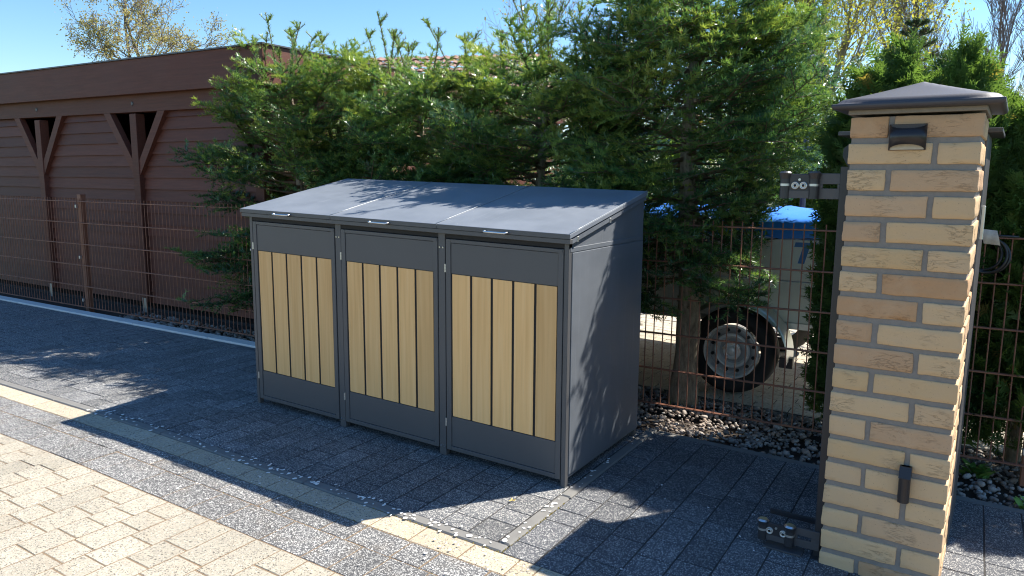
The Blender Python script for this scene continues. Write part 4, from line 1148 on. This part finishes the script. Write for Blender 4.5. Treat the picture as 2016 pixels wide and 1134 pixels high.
# ------------------------------------------------------------------ trees beyond
def grow(rng, base, H, r, levels, spread, up, nch, bare=.3, curl=.12, ratio=.6, ratio0=None, pb=.78, spread0=None):
    segs = []; tips = []
    def br(p, d, L, r0, lv):
        n = 5 if lv < 2 else 4 if lv < levels else 3; sl = L/n; rt = r0
        for i in range(n):
            d = unit(d + rng.normal(0, curl, 3) + np.array([0, 0, up*.12])); q = p+d*sl; r1 = rt*(.86 if lv < levels else .7)
            segs.append((*p, *q, rt, r1)); p = q; rt = r1
            if lv < levels and (i+1)/n > (bare if lv == 0 else .15):
                for _ in range(nch if lv else nch+1):
                    if rng.random() < pb:
                        a = rng.uniform(0, 6.28); s1 = unit(np.cross(d, [.3, .2, 1.])); s2 = np.cross(d, s1)
                        an = (spread0 if (spread0 and lv == 0) else spread)*rng.uniform(.7, 1.25)
                        dd = d*math.cos(an)+(s1*math.cos(a)+s2*math.sin(a))*math.sin(an)
                        br(p, dd, L*(ratio0 if (ratio0 and lv == 0) else ratio)*rng.uniform(.65, 1.1)*(1-.25*(i/n)), rt*rng.uniform(.45, .65), lv+1)
        tips.append((p, d, lv))
        if lv == 0:
            for k in range(3):
                a = 2.1*k+rng.uniform(0, .8); s1 = unit(np.cross(d, [.3, .2, 1.])); s2 = np.cross(d, s1); an = .5*spread
                br(p, d*math.cos(an)+(s1*math.cos(a)+s2*math.sin(a))*math.sin(an), L*(ratio0 or ratio)*.9, rt*.8, 1)
    br(np.array(base, float), np.array([0, 0, 1.]), H, r, 0)
    return np.array(segs), tips
def tree(name, az_deg, dist, ground_z, H, seed, label, cat, bark_m, leaf_m=None, nleaf=0, lsize=.1, levels=4, spread=.75, up=.5, nch=2, r=.2, bare=.3, hang=0.0, ratio=.6, lspread=.25, minr=.004, curl=.12, group=None, ratio0=None, pb=.78, spread0=None):
    rng = np.random.default_rng(seed); a = math.radians(az_deg)
    b = (CAM[0]+dist*math.sin(a), CAM[1]+dist*math.cos(a), ground_z)
    o = empty(name, b, label, cat, group)
    segs, tips = grow(rng, b, H, r, levels, spread, up, nch, bare, curl, ratio, ratio0, pb, spread0)
    
    big = segs[:, 6] > r*.35
    V, Fc = tubes(segs[big][:, :6], segs[big][:, 6], segs[big][:, 7], 7); np_obj('trunk', V, Fc, bark_m, o, True)
    sm = ~big; V, Fc = tubes(segs[sm][:, :6], np.maximum(minr, segs[sm][:, 6]), np.maximum(minr*.8, segs[sm][:, 7]), 3); np_obj('branches', V, Fc, bark_m, o)
    if leaf_m and nleaf:
        tp = np.array([t_[0] for t_ in tips if t_[2] >= levels-1]); idx = rng.integers(0, len(tp), nleaf)
        c = tp[idx]+rng.normal(0, lspread, (nleaf, 3)); c[:, 2] -= hang*rng.random(nleaf)
        q = rng.normal(0, 1, (nleaf, 3)); q /= np.linalg.norm(q, axis=1, keepdims=True); w = np.cross(q, rng.normal(0, 1, (nleaf, 3))); w /= np.linalg.norm(w, axis=1, keepdims=True)
        s_ = lsize*rng.uniform(.5, 1.2, (nleaf, 1))
        V = np.stack([c-q*s_, c+w*s_*.6, c+q*s_, c-w*s_*.6], 1).reshape(-1, 3)
        Fc = (np.arange(nleaf)[:, None]*4+np.arange(4)).astype(np.int32)
        np_obj('crown', V, Fc, leaf_m, o, False, rng.random(nleaf))['kind'] = 'stuff'
    print('TREE', name, len(segs), 'tips', len(tips))
    return o
tree('oak_tree', -57.6, 34, 0, 5.7, 2, 'broad oak with young yellowish leaves above the carport roof', 'oak', 'far_bark', 'oak_leaf', 13000, .048, levels=5, spread=.70, up=.14, nch=1, r=.24, bare=.62, ratio=.66, lspread=.14, minr=.010, curl=.17, ratio0=.62, spread0=1.15, pb=1.0)
tree('birch_tree', -33.5, 40, 0, 9.0, 6, 'faint bare birch top behind the middle firs', 'birch', 'far_bark_violet', 'oak_leaf', 500, .08, levels=3, spread=.6, up=.5, nch=2, r=.12, bare=.4, minr=.008)
tree('birch_tree', -8.9, 20, 0, 6.8, 7, 'birch with bright yellow-green spring leaves left of the pillar cap', 'birch', 'birch_bark', 'birch_leaf', 19000, .042, levels=4, spread=.55, up=.55, nch=2, r=.12, bare=.25, hang=.9, lspread=.22, minr=.005, ratio=.55)
tree('birch_tree', -6.9, 24, 0, 10.5, 8, 'thick birch trunk with hanging yellow twigs above the thuja', 'birch', 'birch_bark', 'birch_leaf', 16000, .046, levels=4, spread=.6, up=.45, nch=2, r=.24, bare=.2, hang=1.4, lspread=.3, minr=.006, ratio=.45)
tree('birch_tree', -4.9, 22, 0, 7.6, 9, 'slender pale birch with sparse yellow leaves above the pillar cap', 'birch', 'birch_bark', 'birch_leaf', 9000, .040, levels=4, spread=.5, up=.6, nch=2, r=.09, bare=.2, hang=.6, lspread=.2, minr=.005, ratio=.5)
tree('bare_tree', -1.2, 24, 0, 5.0, 10, 'bare violet-grey tree right of the young spruce top', 'tree', 'far_bark_violet', None, 0, levels=4, spread=.36, up=.9, nch=2, pb=.60, r=.10, bare=.12, curl=.09, minr=.006, ratio=.62)
tree('bare_tree', 0.9, 27, 0, 4.6, 12, 'small bare tree between two taller bare trees', 'tree', 'far_bark_violet', None, 0, levels=4, spread=.36, up=.9, nch=2, pb=.60, r=.09, bare=.12, curl=.09, minr=.006, ratio=.6)
tree('bare_tree', 2.7, 25, 0, 4.8, 13, 'bare brown tree at the top right edge', 'tree', 'far_bark', None, 0, levels=4, spread=.40, up=.85, nch=2, pb=.60, r=.10, bare=.12, curl=.09, minr=.006, ratio=.62)
tree('bare_tree', 4.8, 26, 0, 4.6, 14, 'bare tree cut by the right edge of the photo', 'tree', 'far_bark', None, 0, levels=4, spread=.42, up=.8, nch=2, pb=.60, r=.10, bare=.12, curl=.09, minr=.006, ratio=.62)
# young spruce whose leader shows above the hedge
def spruce(az_deg, dist, H, seed):
    rng = np.random.default_rng(seed); a = math.radians(az_deg); b = np.array([CAM[0]+dist*math.sin(a), CAM[1]+dist*math.cos(a), 0.])
    o = empty('young_spruce', tuple(b), 'tip of a young spruce with thin whorled branches above the thuja', 'spruce')
    tw = []; wd = []; wr = []
    z = .8
    def add(p, d, L):
        n = max(1, int(L/.08)); q = p.copy()
        for i in range(n):
            d = unit(d+np.array([0, 0, .05])+rng.normal(0, .03, 3)); e = q+d*L/n; tw.append(np.concatenate([q, e])); wd.append(np.concatenate([q, e])); wr.append((.006, .005)); q = e
    p = np.array([b[0], b[1], .0])
    wd.append(np.concatenate([p, b+[0, 0, H-.5]])); wr.append((.045, .012)); wd.append(np.concatenate([b+[0, 0, H-.5], b+[0, 0, H]])); wr.append((.012, .005))
    tw.append(np.concatenate([b+[0, 0, H-.5], b+[0, 0, H]]))
    for dz in (.17, .26, .37, .49, .63, .8, 1.0, 1.2, 1.45):
        z = H-dz; L = .05+.36*dz
        for k in range(6):
            az = k*1.047+z*3; e = .45-.25*(H-z)/H; d = np.array([math.cos(az)*math.cos(e), math.sin(az)*math.cos(e), math.sin(e)]); pp = b+[0, 0, z]
            add(pp, d, L)
            for q in (.45, .7):
                for sg in (-1, 1):
                    s_ = unit(np.cross(d, [0, 0, 1.])); add(pp+d*L*q, unit(d*.7+s_*sg*.7), L*.3)
    V, Fc, tt = needles(np.array(tw), np.full(len(tw), .4), rng, per=46, nl=.026, nw=.0085, lo=0, hi=6.28)
    np_obj('crown', V, Fc, 'spruce_needle', o, False, tt)['kind'] = 'stuff'
    wr = np.array(wr); V, Fc = tubes(np.array(wd), wr[:, 0], wr[:, 1], 5); np_obj('trunk', V, Fc, 'twig_bark', o)
spruce(-4.15, 7.5, 2.78, 3)
# garden lantern on a post behind the rightmost fir
def atpx(x, y, D_): 
    d = FWD + (x-1008)/FPX*RIGHT - (y-567)/FPX*UP; return CAM + d*D_
lp = atpx(1598, 122, 7.5)
ln_ = empty('garden_lantern', (lp[0], lp[1], 0), 'dark blue lantern on a post behind the rightmost fir', 'lantern')
MB().cyl((lp[0], lp[1], 0), (lp[0], lp[1], lp[2]-.06), .03, n=10).build('post', 'lantern_blue', ln_)
m = MB().cyl((lp[0], lp[1], lp[2]-.06), (lp[0], lp[1], lp[2]+.03), .055, .07, 6); m.build('lamp_body', 'window_glass', ln_)
m = MB().cyl((lp[0], lp[1], lp[2]+.03), (lp[0], lp[1], lp[2]+.075), .095, .03, 6); m.cyl((lp[0], lp[1], lp[2]+.075), (lp[0], lp[1], lp[2]+.12), .012, n=8); m.build('lamp_roof', 'lantern_blue', ln_)

# ------------------------------------------------------------------ houses far behind
def house(cx, cy, w, d, eave, ridge, label, rot=0.0):
    o = empty('house', (cx, cy, 0), label, 'house')
    c, s_ = math.cos(rot), math.sin(rot)
    def rt(v): return (cx+(v.x-cx)*c-(v.y-cy)*s_, cy+(v.x-cx)*s_+(v.y-cy)*c, v.z)
    MB().box(cx-w/2, cx+w/2, cy-d/2, cy+d/2, -.1, eave).map(rt).build('wall', 'house_white', o)
    m = MB(); bm = m.bm
    for sx in (-1, 1):
        m.bm.faces.new([bm.verts.new((cx+sx*w/2, cy-d/2, eave)), bm.verts.new((cx+sx*w/2, cy+d/2, eave)), bm.verts.new((cx+sx*w/2, cy, ridge-.1))])
    m.map(rt).build('gable', 'house_white', o)
    for sg in (-1, 1):
        m = MB(); bm = m.bm; rowsn = 18; colsn = int(w/.3)
        for i in range(rowsn):                            # tile courses, stepped, with a wave along each
            f0, f1 = i/rowsn, (i+1)/rowsn; prevv = None
            for j in range(colsn*4+1):
                x = cx-w/2-.4+(w+.8)*j/(colsn*4); wv = .025*math.sin(j*math.pi/2)
                ya, yb = cy+sg*(d/2+.5)*(1-f0), cy+sg*(d/2+.5)*(1-f1)
                za, zb = eave-.25+(ridge-eave+.25)*f0+.05+wv, eave-.25+(ridge-eave+.25)*f1+wv
                cur = (bm.verts.new((x, ya, za)), bm.verts.new((x, yb, zb)))
                if prevv: bm.faces.new((prevv[0], cur[0], cur[1], prevv[1]))
                prevv = cur
        m.map(rt).build('roof', 'roof_tile', o)
    for k in range(3):
        x = cx-w/2+w*(k+.5)/3
        wd_ = MB().box(x-.55, x+.55, cy-d/2-.03, cy-d/2-.002, 1.0, 2.2).map(rt).build('window', 'house_white', o)
        MB().box(x-.48, x+.48, cy-d/2-.036, cy-d/2-.031, 1.07, 2.13).map(rt).build('pane', 'window_glass', wd_)
    return o
hp = atpx(860, 300, 24)
house(hp[0]-1.0, hp[1]+2, 6.4, 7.0, 2.7, 5.45, 'white house with red-brown tiled roof showing between the firs', .35)
hp2 = atpx(20, 140, 46)
house(hp2[0]-1.0, hp2[1]+3, 7.0, 8.0, 4.4, 7.55, 'far tiled roof peeking over the left end of the carport', .75)
hp3 = atpx(1300, 330, 16)
